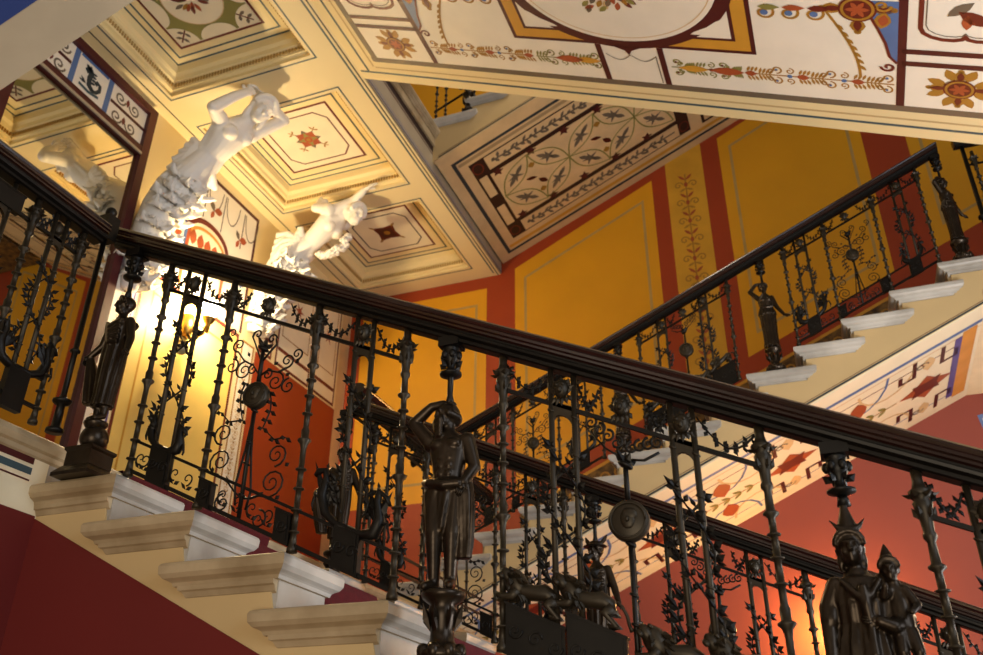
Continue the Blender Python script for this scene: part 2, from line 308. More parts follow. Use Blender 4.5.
# coffered ceiling over the landing
def ceiling():
    b_ = MB(); X0, X1, Y0, Y1 = XW, XE, -1.6, YB
    cof = [(.86, 2.14), (2.56, 3.86), (4.17, 5.46)]; cx0, cx1 = -2.43, -1.09
    ys = [Y0] + [y for c in cof for y in c] + [Y1]
    for i in range(0, len(ys), 2): b_.poly([(cx0, ys[i], ZC), (cx1, ys[i], ZC), (cx1, ys[i + 1], ZC), (cx0, ys[i + 1], ZC)], 'cream')
    b_.poly([(X0, Y0, ZC), (cx0, Y0, ZC), (cx0, Y1, ZC), (X0, Y1, ZC)], 'cream'); b_.poly([(cx1, Y0, ZC), (X1, Y0, ZC), (X1, Y1, ZC), (cx1, Y1, ZC)], 'cream')
    b_.box((X0, Y0, ZC + .24), (X1, Y1, ZC + .3), 'cream')
    p = Paint(lambda u, v, l: V((u, v, ZC - l)), b_)
    q = Paint(lambda u, v, l: V((u, v, ZC + .2 - l)), b_)
    p.band([(-.835, Y0), (-.835, Y1)], .012, 'slate', 1); p.band([(-.87, Y0), (-.87, Y1 - .06)], .016, 'teal', 1)
    p.band([(XW + .1, Y0), (XW + .1, Y1)], .012, 'slate', 1)
    for ci, (y0, y1) in enumerate(cof):
        p.frame(cx0 - .03, y0 - .035, cx1 + .03, y1 + .035, .014, 'teal', 1)
        prof = [(0, 0), (.0, .03), (.03, .035), (.035, .05), (.04, .085), (.065, .09), (.075, .12), (.1, .14), (.11, .2)]
        ls = [[(cx0 + i, y0 + i, ZC + h), (cx1 - i, y0 + i, ZC + h), (cx1 - i, y1 - i, ZC + h), (cx0 + i, y1 - i, ZC + h)] for i, h in prof]
        b_.loops(ls, 'coffer', caps=False)
        b_.poly([(cx0 + .11, y0 + .11, ZC + .2), (cx1 - .11, y0 + .11, ZC + .2), (cx1 - .11, y1 - .11, ZC + .2), (cx0 + .11, y1 - .11, ZC + .2)], 'coffer')
        # dentils on all four sides
        n = 44
        for k in range(n):
            x = cx0 + .05 + (cx1 - cx0 - .1) * (k + .5) / n; y = y0 + .05 + (y1 - y0 - .1) * (k + .5) / n
            b_.box((x - .007, y1 - .047, ZC + .05), (x + .007, y1 - .036, ZC + .085), 'grey_line')
            b_.box((x - .007, y0 + .036, ZC + .05), (x + .007, y0 + .047, ZC + .085), 'gold')
            b_.box((cx0 + .036, y - .007, ZC + .05), (cx0 + .047, y + .007, ZC + .085), 'grey_line')
            b_.box((cx1 - .047, y - .007, ZC + .05), (cx1 - .036, y + .007, ZC + .085), 'gold')
        cx = (cx0 + cx1) / 2 - .01; cy = (y0 + y1) / 2 - .01; w = (cx1 - cx0) / 2; h = (y1 - y0) / 2
        q.frame(cx0 + .125, y0 + .125, cx1 - .125, y1 - .125, .016, 'teal', 1)
        q.frame(cx0 + .19, y0 + .19, cx1 - .19, y1 - .19, .016, 'teal', 1)
        a, c = .40, .39
        q.rect(cx - a, cy - c, cx + a, cy + c, 'brown', 1); q.rect(cx - a + .022, cy - c + .022, cx + a - .022, cy + c - .022, 'white_warm', 2)
        if ci == 0:
            q.rect(cx - a + .03, cy - c + .03, cx + a - .03, cy + c - .03, 'olive', 3)
            for gx in (-1, 1):
                for gy in (-1, 1):
                    q.poly([(cx + gx * (.37 - r * math.cos(t * PI / 16)), cy + gy * (.36 - r * math.sin(t * PI / 16))) for r in (.185,) for t in range(9)] + [(cx + gx * .37, cy + gy * .36)], 'white_warm', 4)
                    q.band([(cx + gx * .34, cy + gy * .33), (cx + gx * .24, cy + gy * .23)], .012, 'brown', 5)
                    for t in (.06, .13): q.leaf(cx + gx * (.34 - t * .6), cy + gy * (.33 - t * .6), math.atan2(gy, gx) + 1.2, .06, .03, 'grey_brown', 5); q.leaf(cx + gx * (.34 - t * .6), cy + gy * (.33 - t * .6), math.atan2(gy, gx) - 1.2, .06, .03, 'grey_brown', 5)
            for g in (-1, 1):
                q.poly([(cx + .16 * math.cos(PI * t / 12), cy + g * (.36 - .11 * math.sin(PI * t / 12))) for t in range(13)], 'white_warm', 5)
                q.poly([(cx + g * (.37 - .11 * math.sin(PI * t / 12)), cy + .16 * math.cos(PI * t / 12)) for t in range(13)], 'white_warm', 5)
            q.ell(cx, cy, .245, .24, 'white_warm', 6); q.ring(cx, cy, .24, .235, .008, 'tan', 7)
            for k in range(16):
                t = random.uniform(0, 6.28); r = random.uniform(0, .07)
                q.leaf(cx + r * math.cos(t) * 1.3, cy + r * math.sin(t) * .7, t, .09, .035, random.choice(['rust', 'brown', 'grey_brown', 'olive', 'gold']), 7 + k % 3)
        else:
            k = .09; o_ = [(cx - .31 + k, cy - .30), (cx + .31 - k, cy - .30), (cx + .31, cy - .30 + k * 1.1), (cx + .31, cy + .30 - k * 1.1), (cx + .31 - k, cy + .30), (cx - .31 + k, cy + .30), (cx - .31, cy + .30 - k * 1.1), (cx - .31, cy - .30 + k * 1.1)]
            q.band(o_, .014, 'brown' if ci == 1 else 'dark_brown', 3, True)
            if ci == 1:
                q.star(cx, cy, .13, .085, 8, 'grey_brown', 3); q.rect(cx - .085, cy - .085, cx + .085, cy + .085, 'rust', 4); q.star(cx, cy, .1, .04, 4, 'olive', 5); q.ell(cx, cy, .04, .04, 'rust', 6, 12); q.ell(cx, cy, .02, .02, 'gold', 7, 10)
                for g in range(4): t = PI / 4 + g * PI / 2; q.band([(cx + .11 * math.cos(t), cy + .11 * math.sin(t)), (cx + .19 * math.cos(t), cy + .19 * math.sin(t))], .01, 'gold', 3); q.leaf(cx + .15 * math.cos(t), cy + .15 * math.sin(t), t + 1.2, .05, .02, 'gold', 3); q.leaf(cx + .15 * math.cos(t), cy + .15 * math.sin(t), t - 1.2, .05, .02, 'gold', 3)
            else:
                q.star(cx, cy, .17, .1, 4, 'brown', 3, PI / 4); q.rect(cx - .08, cy - .08, cx + .08, cy + .08, 'maroon', 4); q.ell(cx, cy, .035, .035, 'gold', 5, 12)
                for g in range(4): t = PI / 4 + g * PI / 2; q.leaf(cx + .13 * math.cos(t), cy + .13 * math.sin(t), t, .08, .03, 'gold', 4)
    o = b_.build('ceiling'); o['kind'] = 'structure'
ceiling()
# floors and fascias
b_ = MB()
b_.box((XW, -3, -.02), (-.40, YB, .155 - .05), 'beige')
b_.box((XW, -3, .10), (-.375, YB, .155), 'marble_tan')
ls = [[(XW, y, z) for y in ()] for z in ()]
o = b_.build('floor'); o['kind'] = 'structure'
b_ = MB()     # nosing of the landing
pr = [(-.40, .155), (-.34, .155), (-.332, .148), (-.33, .13), (-.34, .112), (-.352, .106), (-.352, .09), (-.365, .08), (-.37, .062), (-.40, .06)]
b_.loops([[(x, -3, z) for x, z in pr], [(x, 3.66, z) for x, z in pr]], 'marble_tan'); o = b_.build('trim_1'); o['kind'] = 'structure'
b_ = MB(); b_.box((-.5, -3, -3), (-.36, YN + .005, .1), 'cream_pale')
p = Paint(lambda u, v, l: V((-.36 + l, u, v)), b_)
p.rect(-3, -3, YN, -.098, 'deep_red'); p.rect(-3, .062, -.01, .106, 'maroon'); p.rect(-3, .026, -.01, .05, 'teal'); p.rect(-3, .004, -.01, .010, 'maroon')
b_.box((-.42, .0, .0), (-.361, .33, .1), 'marble')
o = b_.build('wall_landing'); o['kind'] = 'structure'
slab('wall_landing_far', (-.5, 1.7, -3), (-.37, 5.26, .1), 'brick_red')
slab('wall_right', (6.8, 3.7, -3), (7, YB, 9), 'wall_red')
slab('floor_hall', (-.5, -7, -3.1), (7, YB, -3), 'marble_tan')
# upper landing: fascia, nosing, floor
b_ = MB(); b_.box((-.95, -1.0, ZC + .01), (-.80, YB, 4.60), 'taupe')
p = Paint(lambda u, v, l: V((-.80 + l, u, v)), b_); p.rect(-1, 4.30, YB, 4.312, 'blue_dark'); p.rect(-1, 4.335, YB, 4.34, 'blue'); p.rect(-1, 4.50, YB, 4.515, 'maroon'); p.rect(-1, 4.53, YB, 4.60, 'dark_brown')
o = b_.build('trim_2'); o['kind'] = 'structure'
pr = [(x - .40, z + 4.63) for x, z in pr]
b_ = MB(); b_.loops([[(x, -1, z) for x, z in pr], [(x, 3.84, z) for x, z in pr]], 'marble_tan'); o = b_.build('trim_3'); o['kind'] = 'structure'
slab('floor_upper', (XW, -1.6, 4.60), (-.78, YB, 4.77), 'marble_tan')

# ------------------------------------------------------------------ stair flights
def nose_loops(x0, x1, y0, y1, z, left=True, sx=1):
    """marble slab with moulded edges; x1 side is the step front (sx=1) else x0"""
    pf = [(0, .012), (-.004, .004), (-.012, 0), (-.034, .002), (-.046, .012), (-.052, .026), (-.056, .032), (-.072, .034), (-.078, .042), (-.095, .05), (-.102, .056)]
    out = []
    for dz, i in pf:
        e = i * 1.6 if dz < -.05 else i
        out.append([(x0 + (e if sx > 0 else i), y0 + i, z + dz), (x1 - (i if sx > 0 else e), y0 + i, z + dz), (x1 - (i if sx > 0 else e), y1 - i * .6, z + dz), (x0 + (e if sx > 0 else i), y1 - i * .6, z + dz)])
    return out
def step_end(b_, x0, x1, y0, y1, z, sx, side='marble_tan', front='marble'):  # tan sides put dirt and warm shade into the colour, pale front the daylight
    ls = [[(0, .012), (-.004, .004), (-.012, 0), (-.034, .002), (-.046, .012), (-.052, .026), (-.056, .032), (-.066, .036)], ]
    L4 = []
    for dz, i in ls[0]: L4.append([V((x0 + i, y0 + i, z + dz)), V((x1 - i, y0 + i, z + dz)), V((x1 - i, y1 - i * .6, z + dz)), V((x0 + i, y1 - i * .6, z + dz))])
    for j, m_ in enumerate((side, front if sx > 0 else side, side, front if sx < 0 else side)):
        for a, b2 in zip(L4[:-1], L4[1:]): b_.add([a[j], a[(j + 1) % 4], b2[(j + 1) % 4], b2[j]], [(0, 1, 2, 3)], m_)
    b_.add(L4[0], [(0, 1, 2, 3)], side); b_.add(L4[-1], [(0, 1, 2, 3)], side)
    # lower moulding along the outer side only
    a0, a1 = (x0 + .05, x1 - .052) if sx > 0 else (x0 + .052, x1 - .05)
    pf = [(-.066, .036), (-.078, .038), (-.082, .045), (-.096, .052), (-.104, .062)]
    b_.loops([[(a0 + (i - .036) * (1.4 if sx > 0 else 0), y0 + i, z + dz), (a1 - (i - .036) * (0 if sx > 0 else 1.4), y0 + i, z + dz), (a1 - (i - .036) * (0 if sx > 0 else 1.4), y0 + .075, z + dz), (a0 + (i - .036) * (1.4 if sx > 0 else 0), y0 + .075, z + dz)] for dz, i in pf][::-1], side)
def flight_main():
    t = empty('stair_flight', (1.2, .85, -1.4), 'broad marble stair flight with a cream string going down to the right', 'staircase')
    W = 1.70; L = .434; D = .345
    for i in range(0, 9):
        x = i * TREAD; z = -i * RISE
        for y0, y1 in ((0, D), (W - D, W)):
            b_ = MB(); step_end(b_, x - L, x, y0, y1, z, 1); st = b_.build('step_block', t); b_ = MB()
            a, c = (YN + .01, D - .03) if y0 == 0 else (W - D + .03, W - YN - .01)
            b_.box((x - L + .08, a, z - RISE - .004), (x - .048, c, z - .066), 'marble'); b_.build('riser', st)
        b_ = MB(); b_.box((x - L, D - .05, z - RISE - .03), (x - .085, W - D + .05, z - .012), 'marble_tan'); b_.build('step', t)
    n = 9                  # strings: the plastered side wall under the steps
    for ya, yb in ((YN + .005, YN + .04), (W - YN - .04, W - YN - .005)):
        top = []
        for i in range(n): top += [(i * TREAD - L + .07 if i else -.36, -i * RISE - .09), (i * TREAD - .07, -i * RISE - .09)]
        x1 = top[-1][0]; pts = [(-.36, -.4)] + top + [(x1, -.119 - .495 * (x1 + .333) - .25)]
        b_ = MB(); b_.loops([[(x, ya, z) for x, z in pts], [(x, yb, z) for x, z in pts]], 'beige')
        b_.build('string', t)
flight_main()
b_ = MB()      # red wall under the near string
f = lambda x: -.119 - .495 * (x + .333)
b_.loops([[(-.36, y, -3), (3.6, y, -3), (3.6, y, f(3.6)), (-.36, y, f(-.36))] for y in (YN, YN + .12)], 'deep_red'); o = b_.build('wall_stair_near'); o['kind'] = 'structure'
b_ = MB()      # runner of red carpet
pts = [(-.5, .162), (-.33, .162), (-.325, .15)]
for i in range(0, 9):
    x = i * TREAD; z = -i * RISE
    pts += [(x - TREAD - .075 + .0 if i else -.36, z - 0 + .005), (x - .08, z + .005), (x - .075, z - .01)]
b_.loops([[(x, y, z) for x, z in pts] for y in (.36, 1.34)], 'carpet', closed=False, caps=False)
o = b_.build('stair_carpet'); tag(o, 'dark red carpet runner covering the middle of the broad marble flight', 'carpet')

def upper_flight(name, label, y0, y1, xa, n, znose0, soff, yfar, paintfn, top_x, lab2=None, fascia='beige'):
    """a flight that climbs to the right; nosing i at (xa+i*t, znose0+i*r), soffit plane z = soff(x)"""
    t = empty(name, ((xa + top_x) / 2, (y0 + y1) / 2, soff(xa)), label, 'staircase')
    L = .464; D = .32
    for i in range(n):
        x = xa + i * TREAD; z = znose0 + i * RISE; ext = L if i < n - 1 else 1.6
        b_ = MB(); step_end(b_, x, x + ext, y0, y0 + D, z, -1, 'marble', 'marble'); st = b_.build('step', t)
        b_ = MB(); b_.box((x + .048, y0 + .06, z - RISE - .004), (x + ext - .08, y0 + D - .03, z - .066), 'marble_tan')
        b_.box((x + .07, y0 + D - .06, z - RISE - .02), (x + ext, y1 - .02, z - .01), 'wainscot')
        b_.build('riser', st)
    b_ = MB(); top = []
    ys = y0 + .04
    for i in range(n):
        x = xa + i * TREAD; z = znose0 + i * RISE; top += [(x + .07, z - .095), (x + (L - .07 if i < n - 1 else 1.5), z - .095)]
    x0, x1 = top[0][0], top[-1][0]
    xb = top_x
    pts = [(x0 - .06, soff(x0 - .06) + .01), (x0 - .06, top[0][1])] + top + [(x1, soff(xb) + .01), (xb, soff(xb) + .01)]
    b_.loops([[(x, y, z) for x, z in pts] for y in (ys, ys + .05)], fascia)
    p = Paint(lambda u, v, l: V((u, ys - l, v)), b_); p.band([(x0, soff(x0) + .020), (xb, soff(xb) + .020)], .012, 'slate', 1); p.band([(x0, soff(x0) + .04), (xb, soff(xb) + .035)], .004, 'maroon', 1)
    b_.build('string', t)
    b_ = MB(); b_.loops([[(x0, y, soff(x0)), (xb, y, soff(xb)), (xb, y, soff(xb) + .08), (x0, y, soff(x0) + .08)] for y in (ys + .004, yfar)], 'white_warm')
    paintfn(Paint(lambda u, v, l: V((u + .4 * l, v, soff(u) - .9 * l)), b_), ys, yfar)
    b_.build('soffit_panel', t)
    return t
# lower return flight (behind), soffit painted white, blue and red
SOC = lambda x: .451 + S * x
def paint_C(p, ya, yb):
    x0, x1 = -.6, 3.33
    p.band([(x0, ya + .22), (x1, ya + .22)], .045, 'blue', 1); p.band([(x0, ya + .30), (x1, ya + .30)], .012, 'tan', 1)
    p.band([(x0, ya + .42), (3.2, ya + .42)], .012, 'brown', 1); p.band([(x0, yb - .26), (3.2, yb - .26)], .012, 'blue', 1)
    p.rect(x0, yb - .14, x1 + .1, yb, 'cream_pale', 1)
    p.rect(3.20, ya + .25, 3.30, yb - .16, 'orange', 2); p.rect(3.15, ya + .3, 3.20, yb - .2, 'violet', 2); p.band([(3.36, ya + .2), (3.36, yb - .14)], .03, 'blue', 2)
    yc = (ya + yb) / 2 + .08
    for k in range(4):
        c = 2.97 - k * 1.02
        p.star(c, yc, .2, .11, 4, 'rust', 2, 0); p.star(c, yc, .15, .08, 4, 'brown', 3, PI / 4)
        for g in (-1, 1):
            for h in (-1, 1):
                p.band([(c + h * .1, yc + g * .55), (c + h * .1, yc + g * .3), (c + h * .2, yc + g * .3), (c + h * .2, yc + g * .42)], .03, 'maroon', 2)
            p.leaf(c, yc + g * .3, g * PI / 2, .22, .1, 'tan', 2); p.spiral(c - .05, yc + g * .42, .05, 0, 1.2, .012, 'grey_brown', 3, g)
            p.band([(c - .3 + .2 * math.cos(t * PI / 8), yc + g * (.5 - .3 * math.sin(t * PI / 8))) for t in range(9)], .02, 'tan', 2)
            p.band([(c - .51 + .22 * math.cos(t * PI / 8), yc + g * (.56 - .4 * math.sin(t * PI / 8))) for t in range(9)], .018, 'blue', 2)
            p.leaf(c - .51, yc + g * .1, g * PI / 2, .3, .14, 'rust', 3)
        p.band([(c - .22, yc), (c - .8, yc)], .012, 'gold', 2)
        for h in range(5): p.leaf(c - .3 - h * .09, yc, PI + .9, .1, .04, 'olive', 2); p.leaf(c - .3 - h * .09, yc, PI - .9, .1, .04, 'olive', 2)
XC0, ZC0 = 1.764 - 10 * TREAD, 1.72 - 10 * RISE
upper_flight('stair_flight', 'marble return flight climbing right along the yellow wall, white painted underside', 3.68, YB, XC0, 15, ZC0, SOC, 5.28, paint_C, 3.33)
# flat soffit of the intermediate landing beyond the flight
b_ = MB(); b_.box((3.33, 3.72, SOC(3.33)), (5.5, YB, SOC(3.33) + .1), 'cream_pale'); o = b_.build('ceiling_landing'); o['kind'] = 'structure'
b_ = MB(); ls = [(-.36, -3), (6.8, -3), (6.8, SOC(3.33)), (3.33, SOC(3.33)), (-.36, SOC(-.36))]
b_.loops([[(x, y, z) for x, z in ls] for y in (5.27, YB)], 'brick_red')
p = Paint(lambda u, v, l: V((u, 5.27 - l, v)), b_); p.poly([(3.37, 1.81), (3.9, 1.9), (3.9, 1.2), (3.47, 1.2), (3.40, 1.6)], 'blue', 1); p.poly([(3.40, 1.78), (3.9, 1.86), (3.9, 1.2), (3.5, 1.2), (3.43, 1.6)], 'white', 2)
o = b_.build('wall_under_stairs'); o['kind'] = 'structure'
# upper return flight with the interlaced oval pattern
SOD = lambda x: 4.4 + S * (x + .81)
def paint_D(p, ya, yb):
    x0, x1 = -.85, 2.4
    p.rect(-.78, ya, x1, yb, 'tan', 1)
    p.frame(-.66, ya + .17, 2.6, yb - .12, .035, 'slate', 2)
    p.rect(-.63, ya + .21, 2.6, ya + .25, 'beige_dark', 2); p.rect(-.63, yb - .22, 2.6, yb - .17, 'ochre', 2)
    a0, a1, b0, b1 = -.555, 1.62, 4.12, 5.43
    p.rect(a0, b0, 1.46, b1, 'dark_brown', 3); p.frame(1.6, b0, 2.2, b1, .03, 'dark_brown', 3); p.rect(a0 + .02, b0 + .24, a0 + .10, 4.68, 'tan', 4); p.rect(a0 + .02, 4.86, a0 + .10, b1 - .24, 'tan', 4)
    for v0, v1 in ((b0 + .015, b0 + .2), (b1 - .2, b1 - .015)):
        p.rect(a0 + .15, v0, 1.34, v1, 'tan', 4); p.band([(a0 + .2, (v0 + v1) / 2), (1.3, (v0 + v1) / 2)], .022, 'grey_brown', 5)
        for k in range(48): p.leaf(a0 + .2 + k * .0325, (v0 + v1) / 2, (1 if k % 2 else -1) * (.7 + .3 * (k % 3)), .05 + .015 * (k % 4), .032, 'grey_brown', 5)
        for u in (a0 + .06, 1.40): p.ring(u, (v0 + v1) / 2, .05, .07, .012, 'brown', 4, 16)
    c0, c1 = b0 + .26, b1 - .26
    p.rect(a0 + .13, c0, 1.34, c1, 'tan', 4)
    cy = (c0 + c1) / 2; w = .345; hh = (c1 - c0) / 2
    for i in range(5):
        cx = a0 + .15 + i * w
        for g in (-1, 1):
            x2 = cx + w; y2 = cy + g * (hh - .03) * (1 if i % 2 == 0 else 1)
            pa, pb = ((cx, cy), (x2, y2)) if i % 2 == 0 else ((cx, y2), (x2, cy))
            d = V(pb) - V(pa); a = math.atan2(d[1], d[0]); l = d.length; m_ = (V(pa) + V(pb)) / 2
            if x2 > 1.36: continue
            n_ = 10; cs, sn = math.cos(a), math.sin(a)
            for h_ in (-1, 1):
                q_ = [(-l / 2 + l * k / n_, h_ * .1 * math.sin(PI * k / n_)) for k in range(n_ + 1)]
                p.band([(m_[0] + cs * e - sn * f_, m_[1] + sn * e + cs * f_) for e, f_ in q_], .014, 'olive', 5)
            p.star(m_[0], m_[1], .09, .03, 5, 'grey_brown', 5, a); p.leaf(m_[0], m_[1], a, .14, .05, 'grey_brown', 5); p.leaf(m_[0], m_[1], a + PI, .14, .05, 'grey_brown', 5)
        if i % 2 == 0:
            for g in (-1, 1): p.leaf(cx + w, cy + g * .16, g * PI / 2, .08, .07, 'gold', 5)
        p.leaf(cx + (w if i % 2 == 0 else 0), cy + .03, 1.0, .13, .06, 'brown', 5); p.leaf(cx + (w if i % 2 == 0 else 0), cy, 3.6, .12, .05, 'brown', 5)
        for g in (-1, 1): p.star(cx + w * .5 - .12, cy + g * (hh - .02), .06, .03, 5, 'maroon', 5)
upper_flight('stair_flight', 'upper return flight high above the yellow wall, brown interlaced ovals on its underside', 3.79, YB, -.81, 9, 4.92, SOD, YB, paint_D, 2.3)
# ------------------------------------------------------------------ top flight in the middle, seen from below
SA = lambda x: 3.903 - S * x
def top_flight():
    t = empty('stair_flight', (1.4, 1.33, 2.4), 'top middle flight with a richly painted white and brown underside', 'staircase')
    x0, x1, y0, y1 = XE, 4.3, .15, 2.515
    b_ = MB(); b_.loops([[(x0, y, SA(x0)), (x1, y, SA(x1)), (x1, y, SA(x1) + .06), (x0, y, SA(x0) + .06)] for y in (y0, y1)], 'cream')
    p = Paint(lambda u, v, l: V((u - .42 * l, v, SA(u) - .9 * l)), b_)
    C0 = 1.33
    for g in (-1, 1):
        Y = lambda d, g=g: C0 + g * d
        p.rect(x0 + .02, min(Y(1.08), Y(1.1)), 4.0, max(Y(1.08), Y(1.1)), 'teal', 1)
        p.rect(-.6, min(Y(.91), Y(.96)), 3.5, max(Y(.91), Y(.96)), 'grey_brown', 1)
        p.rect(-.62, min(Y(1.02), Y(1.035)), 3.5, max(Y(1.02), Y(1.035)), 'beige', 1)
    p.rect(-.64, C0 - 1.02, -.625, C0 + 1.02, 'beige', 1); p.rect(-.72, C0 - 1.1, -.70, C0 + 1.1, 'teal', 1)
    p.rect(-.59, C0 - .96, -.54, C0 + .96, 'grey_brown', 2); p.rect(3.42, C0 - .96, 3.47, C0 + .96, 'grey_brown', 2)
    p.rect(-.54, C0 - .91, 3.42, C0 + .91, 'white', 1)
    for u in (-.03, 2.89): p.rect(u - .02, C0 - .91, u + .02, C0 + .91, 'maroon', 3)
    for g in (-1, 1):
        for a, b0 in ((-.54, -.03), (2.89, 3.42)):
            for d in (.475, .565): p.rect(a, C0 + g * d - .018, b0, C0 + g * d + .018, 'maroon', 3)
            p.rosette((a + b0) / 2, C0 + g * .735, .118, 3); [p.leaf((a + b0) / 2 + .06 * math.cos(q_ + e_), C0 + g * .735 + .06 * math.sin(q_ + e_), q_ + e_, .10, .055, 'gold', 2) for q_ in [k_ * PI / 2 for k_ in range(4)] for e_ in (-.42, .42)]
            # scalloped field
        for a in (-.285, 3.155):
            pts = []
            for c0, c1, q in ((a - .2, .40, 1), (a + .2, .40, 1)): pass
            pts = [(a - .19, C0 + g * .02), (a - .19, C0 + g * .3)] + [(a - .19 + .095 * (1 - math.cos(t * PI / 6)) , C0 + g * (.3 + .05 * math.sin(t * PI / 6) + .05 * t / 6)) for t in range(1, 7)] + [(a + .095 * (1 - math.cos(t * PI / 6)), C0 + g * (.35 + .05 * math.sin(t * PI / 6) - .05 * t / 6)) for t in range(1, 7)] + [(a + .19, C0 + g * .02)]
            p.band(pts, .022, 'brown', 3); p.band([(a + (u - a) * .88, C0 + (v - C0) * .93) for u, v in pts], .005, 'grey_brown', 3)
            p.leaf(a - .04, C0 + g * .18, .6, .16, .08, 'brown', 3); p.leaf(a + .02, C0 + g * .12, 2.4, .14, .06, 'grey_brown', 3); p.leaf(a, C0 + g * .2, g * 1.57, .1, .05, 'rust', 3)
        # arabesque along the long edge
        v = C0 + g * .74
        p.arabesque(.0, .78, v, .16, 'gold', 'rust', 'blue'); p.arabesque(1.68 - .44, .80, v, .16, 'olive', 'ochre', 'brown')
        p.arabesque(2.86, 2.1, v, .16, 'gold', 'rust', 'blue'); p.arabesque(1.68, 2.08, v, .16, 'olive', 'rust', 'brown')
        p.leaf(.93, v, 0, .2, .07, 'rust', 4); p.leaf(1.06, v, 0, .18, .06, 'ochre', 4); p.leaf(1.72, v, 0, .18, .06, 'ochre', 4); p.leaf(1.9, v, 0, .2, .07, 'rust', 4)
        # little white field between two posts below the oval
        for u in (1.255, 1.635): p.rect(u - .018, min(C0 + g * .58, C0 + g * .91), u + .018, max(C0 + g * .58, C0 + g * .91), 'maroon', 3)
        p.band([(1.29 + .155 * k / 6, C0 + g * (.66 + .05 * math.sin(k * PI / 6))) for k in range(7)] + [(1.445 + .155 * k / 6, C0 + g * (.66 + .05 * math.sin(k * PI / 6))) for k in range(1, 7)] + [(1.6, C0 + g * .9)], .006, 'grey_brown', 3)
        # scrolls by the cross bands
        for u, h in ((-.03, 1), (2.89, -1)):
            p.rosette(u + h * .2, C0 + g * .19, .14, 3)
            w_ = [(0, .13), (.15, .13), (.13, .22), (.09, .32), (.055, .42), (.035, .52), (.0, .57)]; p.poly([(u + h * (.02 + a_), C0 + g * b2) for a_, b2 in w_], 'blue', 3); p.band([(u + h * (.02 + a_), C0 + g * b2) for a_, b2 in w_[1:]], .014, 'brown', 4); p.leaf(u + h * .08, C0 + g * .2, g * 1.7, .12, .08, 'gold', 4); p.leaf(u + h * .08, C0 + g * .22, g * 1.7, .08, .05, 'rust', 5); p.spiral(u + h * .09, C0 + g * .16, .04, 0, 1.3, .014, 'gold', 5, g)
            pass
            p.spiral(u + h * .06, C0 + g * .6, .035, PI, 1.2, .014, 'brown', 4, g * h)
            p.band([(u + h * (.35 - .16 * math.sin(t * PI / 20)), C0 + g * (.2 + .5 * t / 10)) for t in range(11)], .014, 'gold', 3)
            for k in range(2, 9): p.leaf(u + h * (.35 - .16 * math.sin(k * PI / 20)), C0 + g * (.2 + .05 * k), 1.57 * g + h * .7, .055, .022, 'gold', 3)
            for q in range(3):
                p.spiral(u + h * (.4 + .12 * q), C0 + g * .24, .055, -g * PI / 2, 1.3, .013, 'gold', 3, g); p.leaf(u + h * (.32 + .12 * q), C0 + g * .2, 0 if h > 0 else PI, .11, .045, ('brown', 'rust', 'olive')[q], 4)
                p.ell(u + h * (.4 + .12 * q), C0 + g * .24, .02, .02, 'blue', 4, 10)
    # centre frame with the oval
    p.rect(.70, C0 - .58, 2.18, C0 + .58, 'maroon', 2); p.rect(.725, C0 - .555, 2.155, C0 + .555, 'ochre', 3)
    p.rect(.80, C0 - .48, 2.08, C0 + .48, 'maroon', 4); p.rect(.82, C0 - .46, 2.06, C0 + .46, 'white', 5)
    p.ell(1.44, C0, .68, .595, 'maroon', 6, 60)
    for g in (-1, 1): p.poly([(1.34, C0 + g * .58), (1.54, C0 + g * .58), (1.46, C0 + g * .62), (1.44, C0 + g * .66), (1.42, C0 + g * .62)], 'maroon', 6)
    for gx in (-1, 1):
        for gy in (-1, 1): p.poly([(1.44 + gx * .60, C0 + gy * .44), (1.44 + gx * .60, C0 + gy * .30), (1.44 + gx * .55, C0 + gy * .33), (1.44 + gx * .50, C0 + gy * .375), (1.44 + gx * .42, C0 + gy * .42), (1.44 + gx * .40, C0 + gy * .44)], 'white', 7)
    p.ell(1.44, C0, .60, .53, 'white', 8, 60); p.ring(1.44, C0, .57, .5, .006, 'tan', 9, 60)
    for k in range(46):
        r = random.uniform(.02, .22); a = random.uniform(0, 6.28)
        p.leaf(1.44 + r * math.cos(a), C0 + .12 + r * math.sin(a) * .75, a + random.uniform(-.6, .6), .07, .035, random.choice(['olive', 'grey_brown', 'rust', 'brown', 'gold', 'tan']), 9 + k % 3)
    b_.build('soffit_panel', t)
    b_ = MB(); b_.box((0, 0, 0), (1, 1, 1), 'beige', F=lambda x, y, z: V((x0 + (x1 - x0) * x, y1 - .05 + .05 * y, SA(x0 + (x1 - x0) * x) + .02 + .43 * z)))
    b_.box((0, 0, 0), (1, 1, 1), 'beige', F=lambda x, y, z: V((x0 + (x1 - x0) * x, y0 + .05 * y, SA(x0 + (x1 - x0) * x) + .02 + .43 * z))); b_.build('string', t)
    b_ = MB()
    for i in range(13):
        x = XE + .05 + i * TREAD; b_.box((x - .05, y0, SA(x) + .3), (x + TREAD, y1, SA(x) + .45), 'marble_tan')
    b_.build('steps', t)
top_flight()
